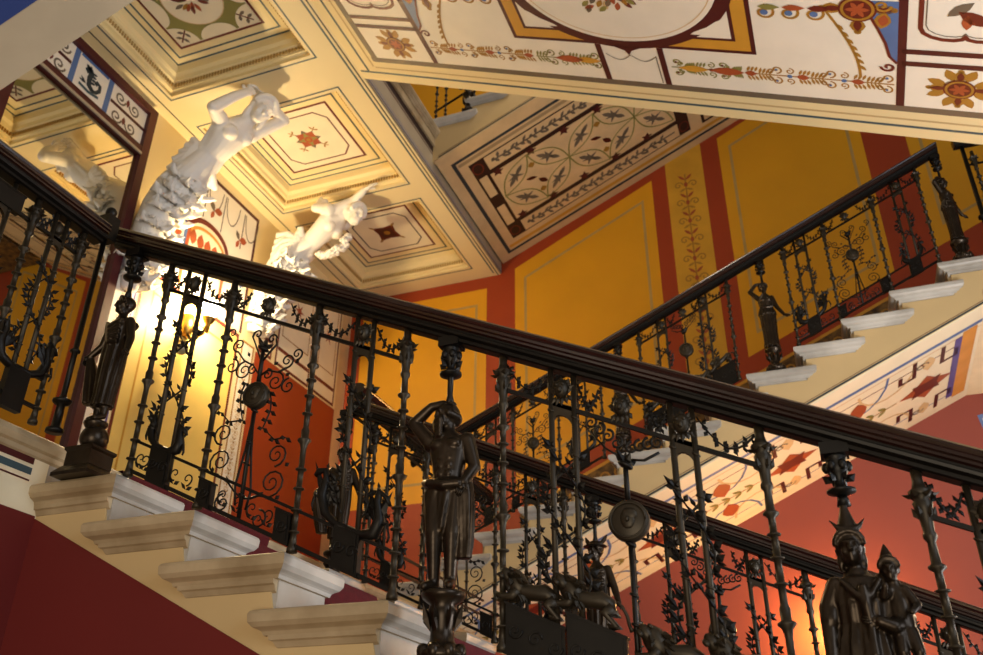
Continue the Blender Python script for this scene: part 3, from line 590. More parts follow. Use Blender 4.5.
# near return flight close above the viewer
def near_flight():
    t = empty('stair_flight', (1.4, -1.9, .3), 'underside edge of the near return flight crossing the top left corner', 'staircase')
    y0, y1 = -2.9, -1.008; b_ = MB()
    b_.loops([[(-.4, y, SOC(-.4)), (3.3, y, SOC(3.3)), (3.3, y, SOC(3.3) + .08), (-.4, y, SOC(-.4) + .08)] for y in (y0, y1)], 'taupe')
    p = Paint(lambda u, v, l: V((u + .4 * l, v, SOC(u) - .9 * l)), b_)
    for a, b0 in ((-1.3, -1.135), (-2.78, -2.70)): p.rect(-.4, a, 3.3, b0, 'blue_dark', 1)
    p.rect(-.3, -2.6, 3.2, -1.3, 'white', 1); p.frame(-.25, -2.55, 3.15, -1.35, .03, 'brown', 2)
    for k in range(3): p.star(.45 + k * 1.0, -1.95, .25, .13, 4, 'rust', 2)
    b_.build('soffit_panel', t)
    b_ = MB(); b_.box((0, 0, 0), (1, 1, 1), 'beige', F=lambda x, y, z: V((-.4 + 3.7 * x, y1 - .05 + .05 * y, SOC(-.4 + 3.7 * x) + .02 + .4 * z))); b_.build('string', t)
    b_ = MB()
    for i in range(11):
        x = -.4 + i * TREAD; b_.box((x, y0, SOC(x) + .25), (x + TREAD, y1 - .06, SOC(x) + .5), 'marble')
    b_.build('steps', t)
near_flight()


# ------------------------------------------------------------------ iron balustrades
def baluster_mesh():
    b_ = MB(); r = .0088
    pf = [(.016, 0), (.016, .012), (.012, .02)]
    for z in (.06, .125, .19, .25): pf += [(r, z - .004), (.0125, z - .0035), (.017, z - .0015), (.017, z + .0015), (.0125, z + .0035), (r, z + .004)]
    pf += [(r, .315), (.012, .33), (.021, .340), (.021, .345), (.012, .350), (.013, .375), (r, .385)]
    for z in (.43, .49, .545): pf += [(r, z - .004), (.012, z - .0035), (.0165, z - .0015), (.0165, z + .0015), (.012, z + .0035), (r, z + .004)]
    pf += [(r, .585), (.019, .593), (.019, .598), (.011, .604), (r, .65), (.015, .66), (.015, .668), (.012, .675), (.014, .70), (.019, .725), (.022, .74), (.015, .75), (.024, .756), (.026, .768), (.016, .775), (.012, .79), (.012, .82)]
    b_.lathe(pf, 'iron_olive', n=10)
    for k in range(6):       # leaves of the capital and small bead rings
        a = k * PI / 3; d = V((math.cos(a), math.sin(a), .35))
        b_.leaf((.012 * math.cos(a), .012 * math.sin(a), .752), d, .012, .03, 'iron_olive', ref=(0, 0, 1)); b_.leaf((.010 * math.cos(a), .010 * math.sin(a), .70), (d[0] * .5, d[1] * .5, 1), .009, .035, 'iron_olive', ref=(-math.sin(a), math.cos(a), 0))
    return b_
class Rail:
    """one run of balustrade: u runs along it, h is the height above the slope line"""
    proto = None
    def __init__(s, org, du, slope, label, name='balustrade', group=None, k=1.):
        s.o = V(org); s.du = V(du); s.dn = V((-du[1], du[0], 0)); s.sl = slope; s.k = k
        s.root = empty(name, org, label, 'balustrade', group)
    def F(s, u, d, h): return s.o + s.du * u + s.dn * d + V((0, 0, s.sl * u + h * s.k))
    def U(s, c, h0):
        """placing function that keeps round things round on the slope"""
        o = s.F(c, 0, h0); return lambda u, d, h: o + s.du * (u - c) + s.dn * d + V((0, 0, (h - h0) * s.k))
    def rail(s, u0, u1, top=.91):
        b_ = MB(); t = top
        pw = [(0, 0), (-.022, -.001), (-.036, -.006), (-.046, -.014), (-.050, -.022), (-.046, -.029), (-.050, -.035), (-.050, -.043), (-.044, -.047), (-.044, -.054), (-.036, -.058)]
        pw = [(a, t + b) for a, b in pw]; pw = pw + [(-a, b) for a, b in pw[::-1][:-1]]
        b_.loops([[s.F(u, d, h) for d, h in pw] for u in (u0, u1)], 'mahogany'); b_.build('handrail', s.root)
        b_ = MB(); pi = [(-.036, t - .0575), (-.036, t - .064), (-.040, t - .068), (-.038, t - .076), (-.026, t - .082), (-.026, t - .092), (-.018, t - .095)]
        pi = pi + [(-a, b) for a, b in pi[::-1]]
        b_.loops([[s.F(u, d, h) for d, h in pi] for u in (u0, u1)], 'iron'); b_.build('rail_channel', s.root)
    def bar(s, u0, u1, h, r, name='crossbar'):
        b_ = MB(); b_.box((u0, -r, h - r), (u1, r, h + r), 'iron', s.F); b_.build(name, s.root)
    def balusters(s, us, h0=0):
        for u in us:
            if Rail.proto is None:
                b_ = baluster_mesh(); o = b_.build('baluster', s.root, origin=(0, 0, 0)); Rail.proto = o; o.location = s.F(u, 0, h0) - s.o
            else: o = place(Rail.proto, s.root, s.F(u, 0, h0))
            o.scale = (1, 1, s.k)
    def garland(s, u0, u1, h=.795, sag=.06):
        b_ = MB(); n = 12; g = lambda t: (u0 + (u1 - u0) * t, 0, h - sag * math.sin(PI * t))
        b_.tube([g(k / n) for k in range(n + 1)], .003, 'iron', 5, s.F)
        for k in range(1, n):
            p = g(k / n)
            for q in (-1, 1): b_.leaf(p, (.5 * (1 if k % 2 else -1), q * .3, q * 1.0), .006, .022, 'iron', s.F)
        b_.build('garland', s.root)
    def mask(s, u, h=.762, par=None):
        b_ = MB(); F_ = s.U(u, h); b_.ball((u, -.008, h), (.022, .02, .028), 'iron_olive', 8, F_); b_.ball((u, -.028, h - .008), (.008, .008, .010), 'iron_olive', 6, F_)
        for q in (-1, 1): b_.ball((u + q * .009, -.025, h + .008), .005, 'iron_olive', 6, F_)
        for k in range(11):
            a = PI * (k - .5) / 9.; b_.leaf((u + .014 * math.cos(a), -.004, h + .016 * math.sin(a)), (math.cos(a), -.2, math.sin(a)), .010, .017 + .006 * (k % 2), 'iron_olive', F_)
        for k in range(5): b_.leaf((u + (k - 2) * .008, -.006, h - .018), ((k - 2) * .3, -.1, -1), .008, .034 - .004 * abs(k - 2), 'iron_olive', F_)
        return b_.build('mask', par or s.root)
    def vine(s, u0, u1, h0, h1, par=None):
        b_ = MB(); c = (u0 + u1) / 2; A = (u1 - u0) / 2 + .028; n = 40
        for g in (-1, 1):
            f = lambda t: (c + g * A * math.sin(t * 2.25 * PI + .4) * (1 - .25 * t), g * .010 * math.cos(t * 2.25 * PI + .4), h0 + (h1 - h0) * t)
            b_.tube([f(k / n) for k in range(n + 1)], .0032, 'iron', 5, s.F)
            for k in range(2, n, 3):
                p = f(k / n); e = 1 if p[0] > c else -1
                b_.leaf(p, (e * 1.0, .4 * g, .9), .0085, .036, 'iron', s.F, ref=(0, 1, .2)); b_.leaf(p, (-e * .5, -.4, .8), .007, .026, 'iron', s.F); b_.leaf(p, (e * 1.0, -.3, -.15), .008, .028, 'iron', s.F)
            b_.ball(f(.5), .006, 'iron', 5, s.F)
        return b_.build('vine', par or s.root)
    def plate(s, u0, u1, h0, h1, name='base_plate', par=None):
        b_ = MB(); b_.box((u0, -.012, h0), (u1, .012, h1), 'iron', s.F); b_.box((u0 + .008, -.015, h0 + .012), (u1 - .008, -.012, h1 - .012), 'iron', s.F); [s.spiral(b_, u0 + (u1 - u0) * (j + .5) / max(1, round((u1 - u0) / .05)), (h0 + h1) / 2, min(.02, (h1 - h0) * .25), 0, 1.4, 1 if j % 2 else -1, .003, -.016) for j in range(max(1, round((u1 - u0) / .05)))]
        b_.box((u0 - .004, -.014, h1 - .006), (u1 + .004, .014, h1), 'iron', s.F); return b_.build(name, par or s.root)
    def twin(s, u0, u1, kind, hb=.14):
        c = (u0 + u1) / 2; ups = []
        for u in (u0, u1):
            b_ = MB(); b_.tube([(u, 0, hb - .1), (u, 0, .815)], .0085, 'iron_olive', 8, s.F)
            for z in (.25, .36, .47, .58, .69): b_.ball((u, 0, z), (.012, .012, .006), 'iron_olive', 6, s.F)
            ups.append(b_)
        # arched head plate between the uprights
        b_ = MB(); w = (u1 - u0) / 2; pts = [(c - w, .72), (c - w, .60)] + [(c - w * .85 * math.cos(k * PI / 8), .655 + .03 * math.sin(k * PI / 8)) for k in range(9)] + [(c + w, .60), (c + w, .72)]
        b_.loops([[s.F(u, d, h) for u, h in pts] for d in (-.006, .006)], 'iron_olive'); pn = b_.build('vine_panel', s.root)
        for q in ups: q.build('upright', pn)
        s.mask(c, par=pn); s.vine(u0, u1, hb + .03, .60, pn)
        if kind != 'lion': s.plate(c - .042, c + .042, .012, hb, par=pn)
        if kind == 'seahorse': s.creature(c, hb, .055, .10, False, pn)
        elif kind == 'griffin': s.creature(c, hb, .085, .15, True, pn)
    def creature(s, c, hb, rx, ry, wings, par):
        b_ = MB()
        for g in (-1, 1):
            pts = [(c, 0, hb - .005), (c + g * rx * .5, 0, hb - .006), (c + g * rx * .95, 0, hb + .012), (c + g * rx * 1.15, 0, hb + ry * .4), (c + g * rx * 1.02, 0, hb + ry * .72), (c + g * rx * 1.08, 0, hb + ry * .92), (c + g * rx * 1.35, 0, hb + ry * .85), (c + g * rx * 1.5, 0, hb + ry * .72)]
            b_.tube(pts, [.012, .014, .017, .016, .012, .0115, .010, .006], 'iron', 8, s.F)
            b_.leaf((c + g * rx * 1.05, 0, hb + ry * .95), (-g * .2, 0, 1), .006, .022, 'iron', s.F)
            for k in range(4): b_.leaf((c + g * rx * (1.12 - .05 * k), 0, hb + ry * (.4 + .14 * k)), (-g, 0, .5), .007, .022, 'iron', s.F)
            b_.tube([(c + g * rx * 1.1, 0, hb + ry * .3), (c + g * rx * 1.42, 0, hb + ry * .36), (c + g * rx * 1.52, 0, hb + ry * .14), (c + g * rx * 1.46, 0, hb + ry * .02)], [.008, .006, .004, .003], 'iron', 6, s.F)
            if wings:
                for k in range(4): b_.leaf((c + g * rx * .95, .004 * k, hb + ry * .25), (g * (.45 - .35 * k), 0, 1), .013, ry * (.85 - .1 * k), 'iron', s.F)
        return b_.build('seahorses' if not wings else 'griffins', par)
    def lions(s, us, hs, g):
        """stepped plate with crouching lions on it"""
        for (u0, u1, h) in us: s.plate(u0, u1, .0, h, 'lion_plate')
        for (u, h) in hs:
            b_ = MB()
            b_.tube([(u - g * .055, 0, h + .060), (u - g * .03, 0, h + .062), (u + g * .0, 0, h + .052), (u + g * .03, 0, h + .045), (u + g * .05, 0, h + .048)], [.015, .023, .019, .022, .022], 'iron_olive', 10, s.F)
            b_.ball((u + g * .052, 0, h + .056), (.034, .028, .038), 'iron_olive', 9, s.F); b_.ball((u + g * .072, -.016, h + .066), (.019, .018, .020), 'iron_olive', 8, s.F); b_.ball((u + g * .083, -.030, h + .058), (.010, .010, .009), 'iron_olive', 6, s.F)
            for k in range(34):       # shaggy mane
                a, e = random.uniform(0, 2 * PI), random.uniform(-1.2, .9); q = .032
                b_.leaf((u + g * .048 + q * math.cos(a) * math.cos(e) * .7, q * .8 * math.sin(a) * math.cos(e), h + .058 + q * math.sin(e) * .8), (-g * .4 + math.cos(a) * .5, math.sin(a) * .6, -.5 + math.sin(e)), .009, .026, 'iron_olive', s.F, th=.6)
            for q in (-1, 1): b_.ball((u + g * .060, q * .014 - .006, h + .086), .006, 'iron_olive', 5, s.F)
            for q in (-1, 1):
                b_.tube([(u + g * .045, q * .014, h + .04), (u + g * .06, q * .016, h + .018), (u + g * .085, q * .016, h + .008), (u + g * .10, q * .016, h + .007)], [.013, .010, .008, .009], 'iron_olive', 7, s.F)
                b_.tube([(u - g * .055, q * .012, h + .05), (u - g * .03, q * .016, h + .03), (u - g * .06, q * .014, h + .012), (u - g * .038, q * .014, h + .006)], [.016, .013, .008, .008], 'iron_olive', 7, s.F)
            b_.tube([(u - g * .06, 0, h + .068), (u - g * .072, 0, h + .066), (u - g * .082, 0, h + .05), (u - g * .088, 0, h + .025), (u - g * .094, 0, h + .018)], [.006, .005, .005, .005, .009], 'iron_olive', 6, s.F)
            b_.build('lion', s.root)
    def spiral(s, b_, u, h, r, a0, turns, sg, w=.0035, d=0.):
        n = 20; b_.tube([(u + r * (1 - .88 * t / n) * math.cos(a0 + sg * 2 * PI * turns * t / n), d, h + r * (1 - .88 * t / n) * math.sin(a0 + sg * 2 * PI * turns * t / n)) for t in range(n + 1)], [w * (1 - .4 * t / n) for t in range(n + 1)], 'iron', 5, s.U(u, h))
    def candelabrum(s, c, big=1.0, r=.045, hd=.43):
        b_ = MB(); b_.tube([(c, 0, .02), (c, 0, hd - r)], .007, 'iron', 7, s.F); b_.tube([(c, 0, hd + r), (c, 0, .60)], [.008, .007], 'iron', 7, s.F)
        for z in (.10, .2, .27): b_.ball((c, 0, z), (.012, .012, .006), 'iron', 6, s.F)
        b_.ball((c, 0, .60), (.02, .02, .010), 'iron', 7, s.F); b_.ball((c, 0, hd - r - .006), (.014, .012, .008), 'iron', 6, s.F)
        for k in range(5): b_.leaf((c, 0, .60), (.8 * (k - 2) / 2, .3 * (-1) ** k, .8), .010, .045, 'iron', s.F)
        pn = b_.build('scroll_panel', s.root); F_ = s.U(c, hd)
        b_ = MB(); b_.loops([[F_(c + q * r * math.cos(t * PI / 12), d, hd + q * r * math.sin(t * PI / 12)) for t in range(24)] for q, d in ((.9, -.016), (1, -.012), (1, .012), (.9, .016))], 'iron_olive', True)
        b_.ball((c, -.014, hd + .004), (r * .4, .008, r * .55), 'iron_olive', 8, F_); b_.ball((c, -.024, hd), (r * .1, .006, r * .16), 'iron_olive', 5, F_); b_.ball((c + r * .1, -.014, hd + r * .25), (r * .42, .008, r * .36), 'iron_olive', 7, F_)
        b_.tube([(c + r * .85 * math.cos(t * PI / 12), -.017, hd + r * .85 * math.sin(t * PI / 12)) for t in range(25)], .003, 'iron_olive', 5, F_); b_.build('medallion', pn)
        s.mask(c, par=pn); return pn
    def scrollwork(s, c, w=.15):
        pn = s.candelabrum(c)
        b_ = MB()
        for g in (-1, 1):
            # upper branches
            b_.tube([(c, 0, .50), (c + g * .03, 0, .53), (c + g * .07, 0, .535), (c + g * .10, 0, .56)], .0038, 'iron', 5, s.F)
            s.spiral(b_, c + g * .10, .585, .026, -PI / 2, 1.5, g); s.spiral(b_, c + g * .065, .50, .034, PI / 2, 1.6, -g); s.spiral(b_, c + g * .115, .50, .028, PI / 2, 1.4, g)
            b_.tube([(c, 0, .55), (c + g * .03, 0, .60), (c + g * .05, 0, .63), (c + g * .045, 0, .65)], .0035, 'iron', 5, s.F); s.spiral(b_, c + g * .03, .645, .018, 0 if g > 0 else PI, 1.2, g)
            s.spiral(b_, c + g * .135, .62, .022, -PI / 2, 1.4, g); s.spiral(b_, c + g * .03, .455 + .06, .02, PI / 2, 1.3, -g)
            # lower branches
            b_.tube([(c, 0, .09), (c + g * .03, 0, .10), (c + g * .06, 0, .12), (c + g * .11, 0, .13)], .004, 'iron', 5, s.F)
            b_.tube([(c, 0, .36), (c + g * .012, 0, .24), (c + g * .03, 0, .12), (c + g * .02, 0, .06)], .004, 'iron', 5, s.F)
            s.spiral(b_, c + g * .10, .175, .045, -PI / 2, 1.8, g); s.spiral(b_, c + g * .105, .265, .038, -PI / 2, 1.7, g); s.spiral(b_, c + g * .07, .05, .03, PI / 2, 1.5, -g)
            # hanging leaf strands
            st = [(c + g * (.05 + .012 * math.sin(k)), 0, .46 - .032 * k) for k in range(5)] + [(c + g * .09, 0, .31), (c + g * .13, 0, .33)]
            b_.tube(st, .0028, 'iron', 5, s.F)
            for p in st:
                b_.leaf(p, (g, .2, -.4), .009, .024, 'iron', s.F); b_.leaf(p, (-g, -.2, -.5), .008, .022, 'iron', s.F)
            for q in ((.05, .555), (.1, .53), (.13, .585), (.12, .13), (.06, .12), (.14, .24)): b_.leaf((c + g * q[0], 0, q[1]), (g * .6, .2, .8), .007, .022, 'iron', s.F)
        return b_.build('scrollwork', pn)
    def fringe(s, u0, u1):
        """low ornament between the two bottom bars"""
        b_ = MB(); n = max(2, int(round((u1 - u0) / .055)))
        for k in range(n):
            u = u0 + (u1 - u0) * (k + .5) / n
            s.spiral(b_, u, .075, .022, -PI / 2, 1.1, 1 if k % 2 else -1, .003)
            for q in (-1, 1): b_.leaf((u, 0, .04), (q * .8, 0, .6), .007, .03, 'iron', s.F)
        return b_.build('bottom_fringe', s.root)
    def bay3(s, u, first='seahorse', third='griffin', f=1.0):
        """three-panel bay between statuettes: u is the statuette before it, f its length factor"""
        k = [.175, .475, .835, 1.165]; k = [u + q * f for q in k]
        s.balusters(k); s.twin(u + .262 * f, u + .338 * f, first); s.scrollwork(u + .635 * f); s.twin(u + .985 * f, u + 1.045 * f, third)
        for a, b in ((k[0], u + .262 * f), (u + .338 * f, k[1]), (k[1], u + .56 * f), (u + .71 * f, k[2]), (k[2], u + .985 * f), (u + 1.045 * f, k[3])): s.garland(a + .012, b - .008)
        s.bar(k[0], k[3], .712, .006); s.bar(k[0], k[3], .125, .005); s.bar(k[0], k[3], .022, .007)
        s.fringe(k[0] + .03, u + .262 * f - .02); s.fringe(u + .34 * f, k[1] - .03); s.plate(k[1] + .0, k[1] + .05, .012, .10); s.plate(k[2] - .065, k[2] - .01, .012, .11); s.fringe(k[1] + .06, k[2] - .07)
        return k
    def bay2(s, u, g=1):
        """two-panel bay with lions: u is the statuette before it"""
        k = [u + .165, u + .845]; s.balusters(k)
        s.twin(u + .307, u + .372, 'lion', .17); s.twin(u + .63, u + .685, 'lion', .17); pn = s.candelabrum(u + .503, r=.052, hd=.452)
        b_ = MB()        # little basket of scrolls over the medallion
        for q in (-1, 1):
            for j in range(4): s.spiral(b_, u + .503 + q * (.02 + .022 * j), .655 + .012 * j, .018, PI / 2, 1.4, q, .004)
            b_.tube([(u + .503, 0, .615), (u + .503 + q * .05, 0, .63), (u + .503 + q * .09, 0, .665)], .0035, 'iron', 5, s.F)
        b_.build('scroll_basket', pn)
        for a, b in ((k[0], u + .307), (u + .372, u + .45), (u + .56, u + .63), (u + .685, k[1])): s.garland(a + .012, b - .008)
        s.bar(k[0], k[1], .712, .006); s.bar(k[0], k[1], .005, .008)
        s.lions([(k[0] + .012, u + .33, .125), (u + .335, u + .48, .165), (u + .53, u + .66, .125), (u + .665, k[1] - .012, .165)], [(u + .255, .125), (u + .40, .165), (u + .60, .125), (u + .75, .165)], -1)
        return k
U_ST = (-.175, 1.14, 2.15, 3.465)
bal_near = Rail((0, .05, 0), (1, 0, 0), -S, 'near dark iron balustrade with mahogany handrail crossing the whole picture')
bal_near.rail(-.285, 3.9); bal_near.bay3(U_ST[0]); bal_near.bay2(U_ST[1]); bal_near.balusters([2.315, 2.63])
bal_near.twin(2.41, 2.47, 'seahorse'); bal_near.garland(2.33, 2.40); bal_near.garland(2.48, 2.62); bal_near.bar(2.315, 2.63, .712, .006)
bal_far = Rail((0, 1.65, 0), (1, 0, 0), -S, 'far iron balustrade of the lower marble flight, seen behind the bearded statuette')
bal_far.rail(-.14, 4.2); bal_far.bay3(U_ST[0] + .02); bal_far.bay2(U_ST[1] + .01); bal_far.bay3(U_ST[2] + .01)
bal_up = Rail((1.764, 3.72, 1.72), (1, 0, 0), S, 'iron balustrade climbing right in front of the yellow painted wall')
UC = [q - 1.764 for q in (-.44, .87, 1.967, 3.28)]
bal_up.rail(-2.55, 3.31 - 1.764); bal_up.bay3(UC[0], 'seahorse', 'griffin'); bal_up.bay2(UC[1], -1); bal_up.bay3(UC[2], 'griffin', 'seahorse')
# level balustrades on the landing
bal_left = Rail((-.28, -.04, .155), (0, -1, 0), 0, 'level iron balustrade at far left running to the corner newel on the landing', k=.93)
bal_left.rail(.015, 2.0, .905); bal_left.balusters([.085, .30, .62, .94], 0); bal_left.twin(.165, .215, 'griffin', .17); bal_left.garland(.10, .16); bal_left.garland(.22, .29)
bal_left.bar(.085, 1.6, .712, .006); bal_left.bar(.085, .30, .17, .006); bal_left.bar(.085, .30, .06, .006)
bal_left.twin(.40, .50, 'seahorse'); bal_left.plate(.36, .52, .70, .78, 'bracket_plate')
b_ = MB(); b_.lathe([(.03, 0), (.03, .012), (.016, .02), (.014, .10), (.026, .105), (.032, .112), (.032, .118), (.016, .124), (.010, .14), (.010, .30), (.018, .303), (.018, .31), (.010, .315), (.010, .80)], 'iron', (-.27, -.04, .155), 10)
b_.build('newel_post', bal_left.root)
b_ = MB(); b_.box((-.298, -.068, .93), (-.242, -.012, 1.035), 'iron'); b_.ball((-.27, -.04, 1.06), .022, 'iron', 8); b_.ball((-.27, -.04, 1.04), (.016, .016, .01), 'iron', 6); b_.build('newel_cap', bal_left.root)
bal_mid = Rail((-.12, 1.65, .155), (0, 1, 0), 0, 'short level iron balustrade at the landing edge between both flights')
bal_mid.rail(.0, 1.98, .9); bal_mid.balusters([.2, .55, .9, 1.25, 1.6], 0); bal_mid.bar(0, 1.9, .712, .006); bal_mid.bar(0, 1.9, .78, .006); bal_mid.bar(0, 1.9, .125, .006); bal_mid.bar(0, 1.9, .03, .006)
# high flight, only a corner shows
bal_top = Rail((-.81, 3.84, 4.92), (1, 0, 0), S, 'dark balustrade of the topmost flight glimpsed through the ceiling gap')
bal_top.rail(-.1, 2.2); bal_top.balusters([.02, .12, .42, .52]); bal_top.bar(0, 1.2, .125, .008)
for u in (.02, .12): pass
# newel cluster on the intermediate landing at the right
bal_right = Rail((3.42, 3.72, 2.34), (1, 0, 0), 0, 'level balustrade at far right on the landing of the return flight')
bal_right.rail(.0, 1.8, 1.02); bal_right.balusters([.10, .20, .40, .62, .85, 1.1, 1.4], .05); bal_right.bar(.06, 1.8, .16, .006); bal_right.bar(.06, 1.8, .76, .006)
b_ = MB(); b_.lathe([(.04, 0), (.04, .05), (.02, .06), (.016, .3), (.034, .305), (.034, .32), (.016, .33), (.014, 1.0)], 'iron', (3.47, 3.72, 2.34), 10); b_.build('newel_post', bal_right.root)

# ------------------------------------------------------------------ figures
def remeshed(b_, voxel, m, smooth=2):
    """one continuous skin over overlapping volumes"""
    me = bpy.data.meshes.new('tmp'); me.from_pydata(b_.v, [], b_.f); me.update()
    bm = bmesh.new(); bm.from_mesh(me); bmesh.ops.recalc_face_normals(bm, faces=bm.faces); bm.to_mesh(me); bm.free()
    o = bpy.data.objects.new('tmp', me); C.objects.link(o)
    r = o.modifiers.new('r', 'REMESH'); r.mode = 'VOXEL'; r.voxel_size = voxel; r.use_smooth_shade = True
    if smooth: k = o.modifiers.new('s', 'SMOOTH'); k.iterations = smooth; k.factor = .5
    dg = bpy.context.evaluated_depsgraph_get(); e = o.evaluated_get(dg); m2 = e.to_mesh()
    out = MB(); out.add([v.co.copy() for v in m2.vertices], [list(p.vertices) for p in m2.polygons], m, True)
    e.to_mesh_clear(); bpy.data.objects.remove(o); bpy.data.meshes.remove(me)
    return out
def limb(b_, pts, rs, n=12):
    """tapering limb with rounded joints"""
    P = [V(p) for p in pts]; Q = []; R = []
    for i in range(len(P) - 1):
        for k in range(4):
            t = k / 4; Q.append(P[i].lerp(P[i + 1], t)); R.append(rs[i] + (rs[i + 1] - rs[i]) * t)
    Q.append(P[-1]); R.append(rs[-1])
    b_.tube(Q, R, 'bronze', n, ref=(.21, .93, .13))
    for p, r in zip(P, rs): b_.ball(p, r * 1.0, 'bronze', 8)
def loft(b_, rows, n=20):
    """rows of (centre, half-width vector, half-depth vector)"""
    b_.loops([[V(c) + V(w) * math.cos(2 * PI * k / n) + V(d) * math.sin(2 * PI * k / n) for k in range(n)] for c, w, d in rows], 'bronze')
def rings(b_, rows, n=20): loft(b_, [((x, y, z), (rx, 0, 0), (0, ry, 0)) for z, rx, ry, x, y in rows], n)
def robe(b_, rows, k=13, a=.07, n=64, ph=0.):
    """folded cloth hanging in vertical pleats: rows (z, rx, ry, x, y)"""
    ls = []
    for i, (z, rx, ry, x, y) in enumerate(rows):
        g = a * min(1., i / 3.); l = []
        for j in range(n):
            t = 2 * PI * j / n; f = 1 + g * math.sin(k * t + ph + .35 * i + 1.2 * math.sin(2 * t)) + g * .5 * math.sin((k * 2 + 1) * t + i * .2)
            l.append(V((x + rx * f * math.cos(t), y + ry * f * math.sin(t), z)))
        ls.append(l)
    b_.loops(ls, 'bronze')
def head(b_, c, R, sc=1., beard=False, hair='cap'):
    """head with brow, nose, mouth, ears; R turns it, front is -y"""
    def B(p, r): b_.ball(V(c) + R @ (V(p) * sc), [q * sc for q in r], 'bronze', 9, rot=R)
    B((0, .004, .008), (.050, .062, .064)); B((0, -.018, -.034), (.037, .040, .042)); B((0, -.047, -.054), (.016, .012, .012))
    B((0, -.058, .018), (.034, .010, .007)); B((0, -.062, -.006), (.0085, .013, .021)); B((0, -.069, -.014), (.010, .010, .008))
    for g in (-1, 1): B((g * .020, -.050, .005), (.010, .007, .006)); B((g * .024, -.045, -.020), (.013, .010, .013)); B((g * .052, .004, -.004), (.008, .014, .020))
    B((0, -.056, -.034), (.015, .007, .0045)); B((0, -.055, -.042), (.012, .007, .005))
    if hair == 'bald': B((0, .03, -.015), (.053, .045, .045)); [B((g * .048, -.02 + .02 * k, .0 - .005 * k), (.013, .013, .02)) for g in (-1, 1) for k in range(4)]
    else:
        B((0, .018, .022), (.057, .060, .056))
        for k in range(11):
            a = PI * k / 10; B((.054 * math.cos(a), -.022 - .018 * math.sin(a), .018 + .048 * math.sin(a)), (.014, .014, .014))
        if hair == 'bun': B((0, .075, .015), (.028, .030, .028))
        if hair == 'long': B((0, .04, -.05), (.045, .03, .06)); [B((g * .045, .005, -.05), (.014, .016, .045)) for g in (-1, 1)]
    if beard:
        for k in range(22):
            t = (k % 5 - 2) / 2.; q = k // 5
            B((t * .036 * (1 - q * .13), -.050 - .007 * (2 - abs(t)) + .002 * q, -.040 - .024 * q), (.014, .015, .020))
        for g in (-1, 1): B((g * .018, -.058, -.029), (.014, .008, .006))
def hand(b_, p, d, up, L=.085, mm='bronze', curl=.5):
    """palm, four unequal fingers and a thumb; d = finger direction, up = back of the hand"""
    p = V(p); d = V(d).normalized(); up = V(up); up = (up - d * up.dot(d)).normalized(); s = d.cross(up)
    R = Matrix((s, d, up)).transposed()
    b_.ball(p + d * L * .25, (L * .24, L * .30, L * .12), mm, 8, rot=R)
    for i, (o, l) in enumerate(((-.18, .42), (-.06, .50), (.06, .46), (.17, .36))):
        q = p + d * L * .48 + s * L * o; l *= L
        b_.tube([q, q + d * l * .45 - up * l * .08 * curl, q + d * l * .75 - up * l * .4 * curl, q + d * l * .9 - up * l * .8 * curl], [L * .072, L * .066, L * .06, L * .045], mm, 6, ref=s)
    q = p + d * L * .12 - s * L * .20
    b_.tube([q, q + d * L * .16 - s * L * .16 - up * L * .05, q + d * L * .36 - s * L * .17 - up * L * .14], [L * .085, L * .075, L * .05], mm, 6, ref=up)
def scaled(b_, k):
    for v in b_.v: v *= k
    return b_
I3 = Matrix.Identity(3)
RZ = lambda a: Matrix.Rotation(a, 3, 'Z')
H = .525
def torso_m(b_):
    rings(b_, [(.47, .092, .070, 0, 0), (.52, .098, .072, 0, 0), (.57, .088, .064, 0, 0), (.61, .084, .062, .004, 0), (.66, .094, .066, .006, 0), (.72, .106, .070, .006, 0), (.77, .112, .068, .004, 0), (.805, .100, .056, .002, 0), (.835, .058, .045, 0, 0), (.86, .036, .036, 0, 0), (.895, .034, .036, 0, 0)])
    for g in (-1, 1): b_.ball((g * .048, -.050, .765), (.044, .024, .030), 'bronze'); b_.ball((g * .105, 0, .79), (.042, .042, .045), 'bronze')
    for z in (.60, .645, .69): [b_.ball((g * .022 + .004, -.058, z), (.022, .012, .021), 'bronze', 7) for g in (-1, 1)]
def torso_f(b_):
    rings(b_, [(.47, .098, .072, 0, 0), (.53, .098, .072, 0, 0), (.58, .078, .060, 0, 0), (.62, .070, .054, 0, 0), (.67, .078, .058, 0, 0), (.73, .090, .062, 0, 0), (.775, .094, .058, 0, 0), (.805, .080, .050, 0, 0), (.835, .048, .040, 0, 0), (.86, .030, .031, 0, 0), (.895, .029, .031, 0, 0)])
    for g in (-1, 1): b_.ball((g * .042, -.052, .735), (.034, .032, .032), 'bronze'); b_.ball((g * .090, 0, .785), (.034, .036, .038), 'bronze')
